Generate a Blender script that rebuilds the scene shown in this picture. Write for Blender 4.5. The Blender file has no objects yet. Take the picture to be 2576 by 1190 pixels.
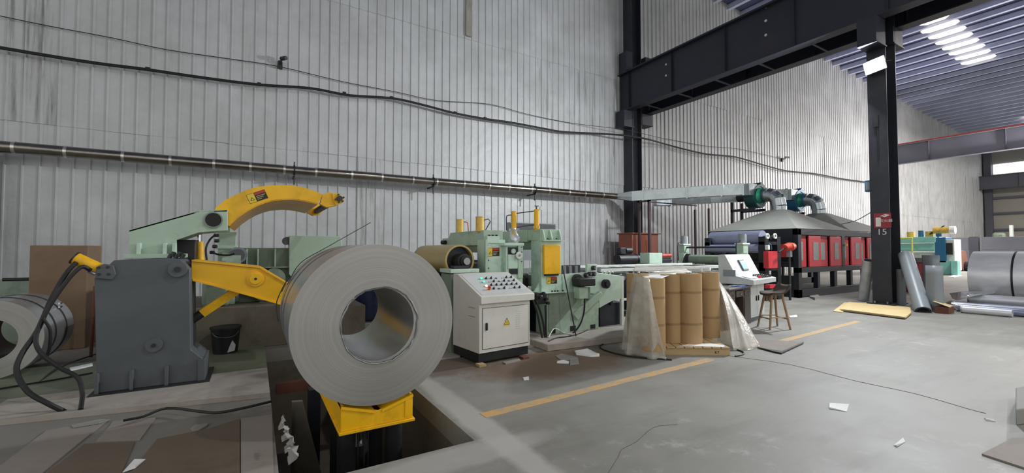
import bpy, bmesh, math, random
from mathutils import Vector, Matrix
random.seed(7)
C = bpy.context.scene.collection
SC = bpy.context.scene

# ------------------------------------------------------------------ camera
FPX, YAW, PITCH, CAMH = 1083.0, math.radians(30.9), math.radians(1.75), 1.55
cd = bpy.data.cameras.new('camera')
cd.sensor_width = 36; cd.lens = 36 * FPX / 2576; cd.clip_end = 400
co = bpy.data.objects.new('camera', cd); C.objects.link(co)
co.location = (0, 0, CAMH); co.rotation_euler = (math.pi / 2 + PITCH, 0, -YAW)
SC.camera = co

# ------------------------------------------------------------------ world and exposure
W = bpy.data.worlds.new('world'); SC.world = W; W.use_nodes = True
bg = W.node_tree.nodes['Background']
bg.inputs[0].default_value = (0.97, 0.98, 0.96, 1); bg.inputs[1].default_value = 0.92
SC.view_settings.view_transform = 'Standard'; SC.view_settings.look = 'None'
SC.view_settings.gamma = 1; SC.view_settings.exposure = 0.0
SC.view_settings.use_curve_mapping = False
FLOOD_W = 1150.0      # column flood lamp; the out-of-frame ones are added fill
BAY_W = 500.0        # added fill lamps under the roof, out of frame

# ------------------------------------------------------------------ pixel -> world
_F = Vector((math.sin(YAW) * math.cos(PITCH), math.cos(YAW) * math.cos(PITCH), math.sin(PITCH)))
_R = Vector((math.cos(YAW), -math.sin(YAW), 0)); _U = _R.cross(_F)
def P(px, py, x=None, y=None, z=None):
    d = _F + _R * ((px - 1288) / FPX) + _U * ((595 - py) / FPX)
    o = Vector((0, 0, CAMH))
    t = (x / d.x) if x is not None else (y / d.y) if y is not None else (z - CAMH) / d.z
    return o + d * t
def PY(pts, y): return [P(a, b, y=y) for a, b in pts]
def PZ(pts, z): return [P(a, b, z=z) for a, b in pts]

# ------------------------------------------------------------------ colours and materials
def lin(h):
    h = h.lstrip('#'); r = [int(h[i:i + 2], 16) / 255 for i in (0, 2, 4)]
    return tuple(c / 12.92 if c <= 0.04045 else ((c + 0.055) / 1.055) ** 2.4 for c in r)
MATS = {}
def nodes_of(name):
    m = bpy.data.materials.new(name); m.use_nodes = True
    nt = m.node_tree; b = nt.nodes['Principled BSDF']
    MATS[name] = m
    return m, nt, b
def coords(nt, which='Object', scale=(1, 1, 1)):
    tc = nt.nodes.new('ShaderNodeTexCoord'); mp = nt.nodes.new('ShaderNodeMapping')
    mp.inputs['Scale'].default_value = scale
    nt.links.new(tc.outputs[which], mp.inputs[0]); return mp.outputs[0]
def noise(nt, vec, scale, detail=5, rough=0.6):
    n = nt.nodes.new('ShaderNodeTexNoise'); n.inputs['Scale'].default_value = scale
    n.inputs['Detail'].default_value = detail; n.inputs['Roughness'].default_value = rough
    nt.links.new(vec, n.inputs['Vector']); return n.outputs['Fac']
def ramp(nt, fac, a, b, ca=(0, 0, 0), cb=(1, 1, 1)):
    r = nt.nodes.new('ShaderNodeValToRGB'); e = r.color_ramp.elements
    e[0].position = a; e[1].position = b; e[0].color = (*ca, 1); e[1].color = (*cb, 1)
    nt.links.new(fac, r.inputs[0]); return r.outputs[0]
def mix(nt, fac, a, b):
    m = nt.nodes.new('ShaderNodeMix'); m.data_type = 'RGBA'
    for s, v in ((m.inputs[0], fac), (m.inputs[6], a), (m.inputs[7], b)):
        if isinstance(v, (tuple, list)): s.default_value = (*v[:3], 1)
        elif isinstance(v, (int, float)): s.default_value = v
        else: nt.links.new(v, s)
    return m.outputs[2]
def bumped(nt, b, fac, strength, dist=0.01):
    n = nt.nodes.new('ShaderNodeBump'); n.inputs['Strength'].default_value = strength
    n.inputs['Distance'].default_value = dist
    nt.links.new(fac, n.inputs['Height']); nt.links.new(n.outputs[0], b.inputs['Normal'])
def M(name, hexc, rough=0.5, metal=0.0, var=0.14, scale=3.0, dirt=None, dirt_amt=0.5, dirt_scale=1.6,
      bump=0.0, bscale=30.0, spec=0.5, stretch=(1, 1, 1)):
    m, nt, b = nodes_of(name); c = lin(hexc)
    v = coords(nt, 'Object', stretch)
    n1 = noise(nt, v, scale)
    col = ramp(nt, n1, 0.3, 0.7, tuple(max(0, x * (1 - var)) for x in c), tuple(min(1, x * (1 + var)) for x in c))
    if dirt:
        n2 = noise(nt, v, dirt_scale, 8, 0.7)
        f = ramp(nt, n2, 0.52, 0.72, (0, 0, 0), (dirt_amt,) * 3)
        col = mix(nt, f, col, lin(dirt))
    nt.links.new(col, b.inputs['Base Color'])
    rr = ramp(nt, n1, 0.2, 0.8, (max(0.03, rough - 0.07),) * 3, (min(1, rough + 0.07),) * 3)
    nt.links.new(rr, b.inputs['Roughness'])
    b.inputs['Metallic'].default_value = metal
    b.inputs['Specular IOR Level'].default_value = spec
    if bump: bumped(nt, b, noise(nt, v, bscale, 3), bump)
    return m
def E(name, hexc, strength):
    m, nt, b = nodes_of(name)
    b.inputs['Base Color'].default_value = (*lin(hexc), 1)
    b.inputs['Emission Color'].default_value = (*lin(hexc), 1); b.inputs['Emission Strength'].default_value = strength
    return m

M('green', '#a9bfaa', 0.45, 0, 0.08, 2.5, '#4d5a4c', 0.55, 2.2, 0.05)
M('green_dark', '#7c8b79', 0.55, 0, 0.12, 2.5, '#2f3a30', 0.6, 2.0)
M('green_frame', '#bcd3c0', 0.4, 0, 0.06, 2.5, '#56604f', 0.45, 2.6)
M('yellow', '#eeb608', 0.4, 0, 0.07, 3, '#7a5a10', 0.45, 2.4)
M('yellow_old', '#d9b352', 0.55, 0, 0.15, 6, '#8a6a34', 0.7, 5)
M('grey_block', '#555a5d', 0.55, 0, 0.1, 2, '#34373a', 0.5, 1.5, 0.05)
M('black', '#17181a', 0.5, 0, 0.3, 5)
M('rubber', '#141412', 0.6, 0, 0.2, 8)
M('black_steel', '#24262d', 0.42, 0.2, 0.2, 3, '#3c3a38', 0.6, 2)
M('column_steel', '#2b2d34', 0.38, 0.1, 0.2, 1.2, '#453f3b', 0.5, 1.2)
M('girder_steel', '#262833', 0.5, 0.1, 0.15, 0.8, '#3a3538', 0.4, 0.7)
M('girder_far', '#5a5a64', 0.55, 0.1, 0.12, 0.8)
M('cab_paint', '#d2d0c6', 0.42, 0, 0.03, 4, '#a09a8c', 0.25, 3)
M('console_paint', '#c6c9c6', 0.42, 0, 0.04, 4, '#8f8f88', 0.3, 3)
M('red', '#c8313b', 0.42, 0, 0.1, 3, '#7d2b30', 0.4, 3)
M('red_orange', '#b8402c', 0.5, 0, 0.2, 8, '#5a2a1e', 0.6, 6)
M('kraft', '#ad9068', 0.7, 0, 0.12, 6, '#8a6638', 0.4, 3, 0.05, 60, 0.25, (1, 1, 0.15))
M('kraft_tape', '#8f7450', 0.55, 0, 0.15, 8)
M('carton', '#7b6650', 0.8, 0, 0.12, 2, '#5e4630', 0.5, 1.3)
M('wood', '#b39a72', 0.75, 0, 0.18, 3, '#6f5738', 0.5, 3, 0.08, 40, 0.3, (1, 8, 8))
M('stool_wood', '#94795a', 0.55, 0, 0.15, 6, '#5b4631', 0.5, 4)
M('stool_seat', '#4a3c33', 0.8, 0, 0.15, 5)
M('plywood', '#dcc490', 0.65, 0, 0.1, 2, '#b98f52', 0.4, 2, 0.04, 30, 0.3, (0.6, 4, 4))
M('ply_edge', '#3a2616', 0.8, 0, 0.3, 20)
M('desk_wood', '#4a3e38', 0.45, 0, 0.15, 4, '#2c2522', 0.5, 3, 0, 30, 0.5, (6, 6, 0.6))
M('desk_top', '#77706c', 0.35, 0, 0.1, 3)
M('brown_cabinet', '#8a4a36', 0.5, 0, 0.12, 2, '#5d3226', 0.5, 2)
M('white_paper', '#e8e8e4', 0.75, 0, 0.03, 6)
M('grey_paper', '#8b8983', 0.8, 0, 0.08, 6)
M('blue_paper', '#3b64b4', 0.6, 0, 0.1, 6)
M('galv', '#b4bbbd', 0.22, 0.9, 0.12, 3.5, '#8b979a', 0.5, 2.5, 0.25, 5)
M('foil', '#8d877d', 0.2, 0.95, 0.15, 3, '#6f685e', 0.6, 2.5, 0.3, 9)
M('foil_band', '#d5d2cb', 0.25, 0.9, 0.1, 6)
M('steel', '#9a9c9e', 0.3, 0.9, 0.1, 3)
M('chrome', '#d8dbe0', 0.1, 1.0, 0.05, 3)
M('dark_metal', '#3a3b3d', 0.45, 0.6, 0.2, 6)
M('motor', '#2c2d30', 0.5, 0.3, 0.25, 8, '#4a4642', 0.5, 6)
M('silver_roll', '#9aa0bb', 0.3, 0.55, 0.08, 2)
M('hood', '#8d8f88', 0.6, 0, 0.08, 1.5, '#74766f', 0.4, 1.2)
M('teal_fan', '#1f4a4c', 0.35, 0.1, 0.15, 3, '#122c30', 0.5, 3)
M('blue_fan', '#2f6f96', 0.35, 0.1, 0.12, 3, '#1d4258', 0.4, 3)
M('fan_ring', '#2f9a78', 0.35, 0.1, 0.12, 3)
M('teal', '#8fcfc4', 0.45, 0, 0.08, 1.5, '#5a8f8a', 0.4, 1.5)
M('lemon', '#dfe06a', 0.45, 0, 0.05, 3)
M('grey_sheet', '#888f93', 0.42, 0, 0.06, 2, '#6c7174', 0.4, 2)
M('grey_sheet_inner', '#5d6164', 0.6, 0, 0.1, 2)
M('glass_grey', '#8a918f', 0.25, 0, 0.15, 6, '#5f6664', 0.5, 8)
M('plum_steel', '#4b3a3f', 0.5, 0.1, 0.15, 3)
M('partition', '#7e7f88', 0.6, 0, 0.1, 0.6, '#5d5d64', 0.5, 0.6)
M('rust', '#6a4030', 0.75, 0, 0.25, 6, '#3c2a22', 0.6, 4)
M('white_rail', '#d6dcd4', 0.45, 0, 0.05, 3, '#8f9a8c', 0.4, 4)
M('blue_drum', '#1b2440', 0.45, 0, 0.1, 3)
M('brass', '#b8a268', 0.35, 0.25, 0.12, 3, '#7c6b42', 0.5, 2)
M('red_sign', '#8c2b33', 0.5, 0, 0.1, 4)
M('sign_white', '#c9cbc6', 0.6, 0, 0.08, 8)
M('paint_white', '#b9bcbd', 0.7, 0, 0.12, 12)
M('decal_yellow', '#e0c332', 0.5, 0, 0.05, 6)
M('decal_black', '#1d1c14', 0.5, 0, 0.1, 6)
M('decal_red', '#b03a2c', 0.5, 0, 0.08, 6)
M('decal_text', '#a79b62', 0.5, 0, 0.1, 6)
M('roof_deck', '#666c90', 0.5, 0.2, 0.1, 0.5)
M('purlin_steel', '#c6cbe0', 0.38, 0.35, 0.1, 0.8)
M('plinth', '#a39c92', 0.85, 0, 0.12, 2, '#6c6157', 0.6, 1.6, 0.15, 25, 0.2)
M('pedestal', '#6d675a', 0.85, 0, 0.15, 1.6, '#463c31', 0.7, 1.2, 0.15, 20, 0.2)
M('pit_concrete', '#6b6459', 0.85, 0, 0.15, 1.2, '#3b3028', 0.8, 0.9, 0.2, 18, 0.2)
M('green_floor', '#6f7560', 0.8, 0, 0.15, 1.5, '#8f9184', 0.8, 1.1, 0.1, 20, 0.25)
M('floor_plate', '#6d6152', 0.75, 0.0, 0.14, 1.5, '#4b4136', 0.6, 1.1, 0.08, 20, 0.25)
M('floor_plate_pale', '#8f877e', 0.75, 0, 0.12, 1.6, '#6b6257', 0.5, 1.4, 0.08, 20, 0.25)
E('lamp_glow', '#f2f7ff', 40.0)
E('skylight_glow', '#fff6e2', 1.5)
E('window_glow', '#f4fbff', 2.6)
E('btn_green', '#52e6b8', 1.0)
E('btn_red', '#ff6a48', 1.6)
E('btn_hot', '#ffe2b0', 2.6)
E('screen_glow', '#6fa8ee', 0.7)

def coil_face_mat(name, hexc, rough, metal):
    m, nt, b = nodes_of(name); c = lin(hexc)
    tc = nt.nodes.new('ShaderNodeTexCoord'); sp = nt.nodes.new('ShaderNodeSeparateXYZ')
    nt.links.new(tc.outputs['Object'], sp.inputs[0])
    def mth(op, a, bb=None):
        n = nt.nodes.new('ShaderNodeMath'); n.operation = op
        for i, v in enumerate((a, bb)):
            if v is None: continue
            if isinstance(v, (int, float)): n.inputs[i].default_value = v
            else: nt.links.new(v, n.inputs[i])
        return n.outputs[0]
    r = mth('SQRT', mth('ADD', mth('POWER', sp.outputs[0], 2.0), mth('POWER', sp.outputs[2], 2.0)))
    cb = nt.nodes.new('ShaderNodeCombineXYZ'); nt.links.new(r, cb.inputs[0])
    n1 = noise(nt, cb.outputs[0], 30, 8, 0.75); n2 = noise(nt, cb.outputs[0], 260, 3, 0.7)
    s = mth('ADD', mth('MULTIPLY', n1, 0.6), mth('MULTIPLY', n2, 0.4))
    col = ramp(nt, s, 0.3, 0.7, tuple(x * 0.72 for x in c), tuple(min(1, x * 1.25) for x in c))
    nt.links.new(col, b.inputs['Base Color'])
    b.inputs['Metallic'].default_value = metal; b.inputs['Roughness'].default_value = rough
    bumped(nt, b, s, 0.4, 0.004)
    tg = nt.nodes.new('ShaderNodeTangent'); tg.direction_type = 'RADIAL'; tg.axis = 'Y'
    nt.links.new(tg.outputs[0], b.inputs['Tangent']); b.inputs['Anisotropic'].default_value = 0.75
    return m
coil_face_mat('coil_face', '#a8a6a0', 0.42, 0.7)

def strip_mat(name, hexc, rough, metal):
    m, nt, b = nodes_of(name); c = lin(hexc)
    v = coords(nt, 'Object', (1, 0.4, 1))
    n = noise(nt, v, 6, 4)
    col = ramp(nt, n, 0.3, 0.7, tuple(x * 0.88 for x in c), tuple(min(1, x * 1.1) for x in c))
    nt.links.new(col, b.inputs['Base Color'])
    b.inputs['Metallic'].default_value = metal; b.inputs['Roughness'].default_value = rough
    b.inputs['Anisotropic'].default_value = 0.4
    return m
strip_mat('strip_steel', '#b9bbbd', 0.3, 0.85)
strip_mat('strip_bright', '#e4e6ea', 0.36, 0.35)

def wall_mat(name='wall_sheet', amt=0.5, lo=0.58):
    m, nt, b = nodes_of(name)
    v = coords(nt, 'Object'); oi = nt.nodes.new('ShaderNodeObjectInfo')
    va = nt.nodes.new('ShaderNodeVectorMath'); va.operation = 'ADD'
    vs = nt.nodes.new('ShaderNodeVectorMath'); vs.operation = 'SCALE'
    nt.links.new(oi.outputs['Location'], vs.inputs[0]); vs.inputs['Scale'].default_value = 1.0
    nt.links.new(v, va.inputs[0]); nt.links.new(vs.outputs[0], va.inputs[1])
    p = va.outputs[0]
    n1 = noise(nt, p, 0.9, 6, 0.65)
    col = ramp(nt, n1, 0.3, 0.7, lin('#a9aaa8'), lin('#bcbdbd'))
    mp = nt.nodes.new('ShaderNodeMapping'); mp.inputs['Scale'].default_value = (5, 5, 0.25)
    nt.links.new(p, mp.inputs[0])
    n2 = noise(nt, mp.outputs[0], 1.4, 7, 0.7)
    st = ramp(nt, n2, lo, lo + 0.22, (0, 0, 0), (amt,) * 3)
    col = mix(nt, st, col, lin('#7d786c') if amt < .6 else lin('#4f4a46'))
    nt.links.new(col, b.inputs['Base Color'])
    b.inputs['Metallic'].default_value = 0.1
    r = ramp(nt, n1, 0.3, 0.7, (0.42,) * 3, (0.55,) * 3); nt.links.new(r, b.inputs['Roughness'])
    n3 = noise(nt, p, 2.6, 3, 0.55); bumped(nt, b, n3, 0.5, 0.04)
wall_mat()
wall_mat('wall_sheet_stained', 0.85, 0.5)
M('wall_dirty', '#8f8b80', 0.5, 0.15, 0.12, 1.5, '#6d675b', 0.6, 1.2)
M('wall_far', '#9a968c', 0.55, 0.1, 0.06, 0.4, '#7b766c', 0.5, 0.4)

def floor_mat():
    m, nt, b = nodes_of('floor_concrete')
    tc = nt.nodes.new('ShaderNodeNewGeometry'); v = tc.outputs['Position']
    n1 = noise(nt, v, 0.55, 8, 0.65); n2 = noise(nt, v, 3.2, 8, 0.75); n3 = noise(nt, v, 60, 3, 0.6)
    col = ramp(nt, n1, 0.32, 0.68, lin('#7a786f'), lin('#94928a'))
    sc = ramp(nt, n2, 0.54, 0.7, (0, 0, 0), (0.6,) * 3)
    big = ramp(nt, noise(nt, v, 0.35, 4, 0.6), 0.45, 0.62, (0, 0, 0), (1, 1, 1))
    mm = nt.nodes.new('ShaderNodeMath'); mm.operation = 'MULTIPLY'; nt.links.new(sc, mm.inputs[0]); nt.links.new(big, mm.inputs[1])
    col = mix(nt, mm.outputs[0], col, lin('#c6c5bf'))
    mp = nt.nodes.new('ShaderNodeMapping'); mp.inputs['Scale'].default_value = (0.6, 3, 1); mp.inputs['Rotation'].default_value = (0, 0, 0.5)
    nt.links.new(v, mp.inputs[0])
    dk = ramp(nt, noise(nt, mp.outputs[0], 0.8, 8, 0.7), 0.5, 0.72, (0, 0, 0), (0.6,) * 3)
    col = mix(nt, dk, col, lin('#6a6862'))
    def blob(cx, cy, rx, ry, hexc, amt):
        nonlocal col
        q = nt.nodes.new('ShaderNodeMapping'); q.inputs['Location'].default_value = (-cx / rx, -cy / ry, 0)
        q.inputs['Scale'].default_value = (1 / rx, 1 / ry, 0)
        nt.links.new(v, q.inputs[0])
        l = nt.nodes.new('ShaderNodeVectorMath'); l.operation = 'LENGTH'; nt.links.new(q.outputs[0], l.inputs[0])
        a = nt.nodes.new('ShaderNodeMath'); a.operation = 'ADD'; nt.links.new(l.outputs['Value'], a.inputs[0])
        k = nt.nodes.new('ShaderNodeMath'); k.operation = 'MULTIPLY'; nt.links.new(n2, k.inputs[0]); k.inputs[1].default_value = 0.9
        nt.links.new(k.outputs[0], a.inputs[1])
        hv_ = nt.nodes.new('ShaderNodeMath'); hv_.operation = 'MULTIPLY'; nt.links.new(a.outputs[0], hv_.inputs[0]); hv_.inputs[1].default_value = 0.5
        f = ramp(nt, hv_.outputs[0], 0.55, 0.74, (amt,) * 3, (0, 0, 0))
        col = mix(nt, f, col, lin(hexc))
    blob(3.6, 4.85, 1.5, 0.75, '#6d5947', 0.9)
    blob(2.1, 5.4, 0.9, 0.5, '#6a5b4c', 0.85)
    blob(1.75, 3.6, 0.16, 2.2, '#b3b0a8', 0.7)
    blob(1.4, 3.0, 0.9, 0.2, '#b3b0a8', 0.5)
    blob(-1.5, 5.0, 2.2, 3.2, '#77726a', 0.6)
    nt.links.new(col, b.inputs['Base Color'])
    r = ramp(nt, n1, 0.3, 0.7, (0.5,) * 3, (0.68,) * 3); nt.links.new(r, b.inputs['Roughness'])
    b.inputs['Specular IOR Level'].default_value = 0.4
    bumped(nt, b, n3, 0.12, 0.004)
floor_mat()

def worn_paint():
    m, nt, b = nodes_of('worn_yellow')
    tc = nt.nodes.new('ShaderNodeTexCoord'); v = tc.outputs['Object']
    f = ramp(nt, noise(nt, v, 4.5, 9, 0.75), 0.42, 0.62)
    col = mix(nt, f, lin('#c9a060'), lin('#9b968a'))
    nt.links.new(col, b.inputs['Base Color']); b.inputs['Roughness'].default_value = 0.7
worn_paint()

def plastic(name, tint, clear):
    m, nt, b = nodes_of(name)
    b.inputs['Base Color'].default_value = (*lin(tint), 1); b.inputs['Roughness'].default_value = 0.22
    b.inputs['Specular IOR Level'].default_value = 0.7
    v = coords(nt, 'Object'); n = noise(nt, v, 5, 5, 0.65)
    bumped(nt, b, n, 0.7, 0.03)
    tr = nt.nodes.new('ShaderNodeBsdfTransparent'); tr.inputs[0].default_value = (0.96, 0.95, 0.92, 1)
    mx = nt.nodes.new('ShaderNodeMixShader')
    f = ramp(nt, noise(nt, v, 2.5, 4, 0.6), 0.35, 0.65, (clear - 0.14,) * 3, (clear + 0.14,) * 3)
    nt.links.new(f, mx.inputs[0]); nt.links.new(b.outputs[0], mx.inputs[1]); nt.links.new(tr.outputs[0], mx.inputs[2])
    nt.links.new(mx.outputs[0], nt.nodes['Material Output'].inputs[0])
plastic('plastic_film', '#dedbd2', 0.6)
plastic('plastic_cover', '#c9cdd2', 0.2)

# ------------------------------------------------------------------ mesh builder
class MB:
    def __init__(s): s.v = []; s.f = []
    def add(s, vs, fs):
        o = len(s.v); s.v += [Vector(p) for p in vs]; s.f += [tuple(i + o for i in f) for f in fs]; return s
    def box(s, x0, x1, y0, y1, z0, z1):
        return s.add([(x0, y0, z0), (x1, y0, z0), (x1, y1, z0), (x0, y1, z0), (x0, y0, z1), (x1, y0, z1), (x1, y1, z1), (x0, y1, z1)],
                     [(0, 3, 2, 1), (4, 5, 6, 7), (0, 1, 5, 4), (1, 2, 6, 5), (2, 3, 7, 6), (3, 0, 4, 7)])
    def prism(s, pts, off):
        n = len(pts); off = Vector(off); pts = [Vector(p) for p in pts]
        return s.add(pts + [p + off for p in pts], [tuple(range(n)), tuple(range(2 * n - 1, n - 1, -1))] +
                     [(i, i + n, (i + 1) % n + n, (i + 1) % n) for i in range(n)])
    def cyl(s, a, b, r, r2=None, n=20, caps=True):
        a = Vector(a); b = Vector(b); d = (b - a).normalized(); r2 = r if r2 is None else r2
        u = d.orthogonal().normalized(); w = d.cross(u)
        vs = [a + (u * math.cos(t) + w * math.sin(t)) * r for t in [2 * math.pi * i / n for i in range(n)]]
        vs += [b + (u * math.cos(t) + w * math.sin(t)) * r2 for t in [2 * math.pi * i / n for i in range(n)]]
        fs = [(i, (i + 1) % n, (i + 1) % n + n, i + n) for i in range(n)]
        if caps: fs += [tuple(range(n - 1, -1, -1)), tuple(range(n, 2 * n))]
        return s.add(vs, fs)
    def pipe(s, a, b, ro, ri, n=48):
        a = Vector(a); b = Vector(b); d = (b - a).normalized()
        u = d.orthogonal().normalized(); w = d.cross(u); vs = []
        for c, r in ((a, ro), (b, ro), (b, ri), (a, ri)):
            vs += [c + (u * math.cos(2 * math.pi * i / n) + w * math.sin(2 * math.pi * i / n)) * r for i in range(n)]
        fs = [(k * n + i, k * n + (i + 1) % n, (k + 1) % 4 * n + (i + 1) % n, (k + 1) % 4 * n + i) for k in range(4) for i in range(n)]
        return s.add(vs, fs)
    def tube(s, pts, r, n=8, smooth=4):
        pts = [Vector(p) for p in pts]
        if smooth > 1 and len(pts) > 2:
            q = [pts[0] * 2 - pts[1]] + pts + [pts[-1] * 2 - pts[-2]]; out = []
            for i in range(1, len(q) - 2):
                for k in range(smooth):
                    t = k / smooth; a, b, c, d = q[i - 1:i + 3]
                    out.append(0.5 * ((2 * b) + (c - a) * t + (2 * a - 5 * b + 4 * c - d) * t * t + (3 * b - a - 3 * c + d) * t ** 3))
            pts = out + [pts[-1]]
        u = (pts[1] - pts[0]).orthogonal().normalized(); vs = []; m = len(pts)
        for i, p in enumerate(pts):
            d = (pts[min(i + 1, m - 1)] - pts[max(i - 1, 0)]).normalized()
            u = (u - d * u.dot(d)).normalized(); w = d.cross(u)
            rr = r[min(i, len(r) - 1)] if isinstance(r, (list, tuple)) else r
            vs += [p + (u * math.cos(2 * math.pi * k / n) + w * math.sin(2 * math.pi * k / n)) * rr for k in range(n)]
        fs = [(i * n + k, i * n + (k + 1) % n, (i + 1) * n + (k + 1) % n, (i + 1) * n + k) for i in range(m - 1) for k in range(n)]
        fs += [tuple(range(n - 1, -1, -1)), tuple(range((m - 1) * n, m * n))]
        return s.add(vs, fs)
    def grid(s, fn, nu, nv):
        vs = [fn(i / nu, j / nv) for j in range(nv + 1) for i in range(nu + 1)]
        return s.add(vs, [(j * (nu + 1) + i, j * (nu + 1) + i + 1, (j + 1) * (nu + 1) + i + 1, (j + 1) * (nu + 1) + i) for j in range(nv) for i in range(nu)])
    def mesh(s, name, off=Vector((0, 0, 0))):
        me = bpy.data.meshes.new(name)
        me.from_pydata([p - off for p in s.v], [], s.f)
        bm = bmesh.new(); bm.from_mesh(me); bmesh.ops.recalc_face_normals(bm, faces=bm.faces); bm.to_mesh(me); bm.free()
        me.polygons.foreach_set('use_smooth', [True] * len(me.polygons))
        me.set_sharp_from_angle(angle=math.radians(35))
        return me
    def build(s, name, mat, parent=None, local=False, bevel=0.0):
        if parent is None:
            xs = [p.x for p in s.v]; ys = [p.y for p in s.v]; zs = [p.z for p in s.v]
            off = Vector(((min(xs) + max(xs)) / 2, (min(ys) + max(ys)) / 2, min(zs)))
        else:
            off = Vector((0, 0, 0)) if local else root(parent).location.copy()
        me = s.mesh(name, off); me.materials.append(MATS[mat])
        o = bpy.data.objects.new(name, me); C.objects.link(o)
        if parent is None: o.location = off
        else: o.parent = parent
        if bevel:
            bv = o.modifiers.new('bevel', 'BEVEL'); bv.width = bevel; bv.segments = 2; bv.limit_method = 'ANGLE'
        return o
def root(o):
    while o.parent: o = o.parent
    return o
def tag(o, label, cat, group=None):
    o['label'] = label; o['category'] = cat
    if group: o['group'] = group
    return o
def thing(name, label, cat, loc=(0, 0, 0), rz=0, group=None):
    o = bpy.data.objects.new(name, None); C.objects.link(o); o.empty_display_size = 0.1
    o.location = loc; o.rotation_euler = (0, 0, rz)
    return tag(o, label, cat, group)
def struct(o): o['kind'] = 'structure'; return o
def Box(*a): return MB().box(*a)
def Cyl(*a, **k): return MB().cyl(*a, **k)
def Prism(p, off): return MB().prism(p, off)
def Tube(*a, **k): return MB().tube(*a, **k)
def copy_tree(o, parent=None):
    c = o.copy(); C.objects.link(c); c.parent = parent
    for ch in list(o.children): copy_tree(ch, c)
    return c
def text(parent, name, s, origin, right, up, size, mat, off=0.004):
    cu = bpy.data.curves.new(name, 'FONT'); cu.body = s; cu.size = size; cu.extrude = 0.0015
    cu.align_x = 'CENTER'; cu.align_y = 'CENTER'; cu.materials.append(MATS[mat])
    tmp = bpy.data.objects.new(name, cu); C.objects.link(tmp)
    bpy.context.view_layer.update()
    me = bpy.data.meshes.new_from_object(tmp.evaluated_get(bpy.context.evaluated_depsgraph_get()))
    bpy.data.objects.remove(tmp); me.name = name
    o = bpy.data.objects.new(name, me); C.objects.link(o); o.parent = parent
    r = Vector(right).normalized(); u = Vector(up).normalized(); n = r.cross(u)
    m = Matrix((r, u, n)).transposed().to_4x4(); m.translation = Vector(origin) + n * off
    o.matrix_local = m
    return o
def decal(parent, o, u, v, local_off):
    """warning sticker: o = lower left corner, u along, v up"""
    o = Vector(o) - local_off; u = Vector(u); v = Vector(v); n = u.cross(v).normalized()
    q = lambda a, b, d=0.0: o + u * a + v * b + n * d
    def pl(name, a0, a1, b0, b1, d, mat, par):
        return Prism([q(a0, b0, d), q(a1, b0, d), q(a1, b1, d), q(a0, b1, d)], n * 0.002).build(name, mat, par, True)
    s = pl('warning_sticker', 0, 1, 0, 1, 0.001, 'decal_black', parent)
    pl('yellow_panel', 0.015, 0.38, 0.03, 0.97, 0.003, 'decal_yellow', s)
    Prism([q(0.08, 0.25, 0.006), q(0.32, 0.25, 0.006), q(0.2, 0.62, 0.006)], n * 0.001).build('warning_triangle', 'decal_black', s, True)
    Prism([q(0.13, 0.29, 0.0075), q(0.27, 0.29, 0.0075), q(0.2, 0.52, 0.0075)], n * 0.001).build('triangle_centre', 'decal_yellow', s, True)
    pl('red_header', 0.4, 0.985, 0.7, 0.96, 0.003, 'decal_red', s)
    for k in range(3): pl('text_line', 0.45, 0.93 - 0.12 * k, 0.5 - 0.17 * k, 0.58 - 0.17 * k, 0.003, 'decal_text', s)
    return s
def bolt(parent, c, n, r=0.014, h=0.012, mat='dark_metal', local=False):
    c = Vector(c); return Cyl(c, c + Vector(n) * h, r, n=6).build('bolt', mat, parent, local)

# ================================================================== STRUCTURE
WALL_Y = 15.0
# floor with the pit cut out
PX0, PX1, PY0, PY1, PZ0 = 0.17, 1.56, 3.2, 7.75, -1.35
fl = MB()
X0, X1, Y0, Y1 = -16, 76, -14, 15.1
for a, b, c, d in ((X0, X1, Y0, PY0), (X0, PX0, PY0, PY1), (PX1, X1, PY0, PY1), (X0, X1, PY1, Y1)):
    fl.box(a, b, c, d, -0.2, 0.0)
floor = struct(fl.build('floor', 'floor_concrete')); 
pit = struct(Box(PX0 - 0.2, PX1 + 0.2, PY0 - 0.2, PY1 + 0.2, PZ0 - 0.1, PZ0).build('floor_pit', 'pit_concrete'))
for nm, a in (('wall_pit_left', (PX0 - 0.2, PX0, PY0 - 0.2, PY1 + 0.2)), ('wall_pit_right', (PX1, PX1 + 0.2, PY0 - 0.2, PY1 + 0.2)),
              ('wall_pit_near', (PX0, PX1, PY0 - 0.2, PY0)), ('wall_pit_far', (PX0, PX1, PY1, PY1 + 0.2))):
    struct(Box(*a, PZ0, -0.2).build(nm, 'pit_concrete'))

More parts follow.
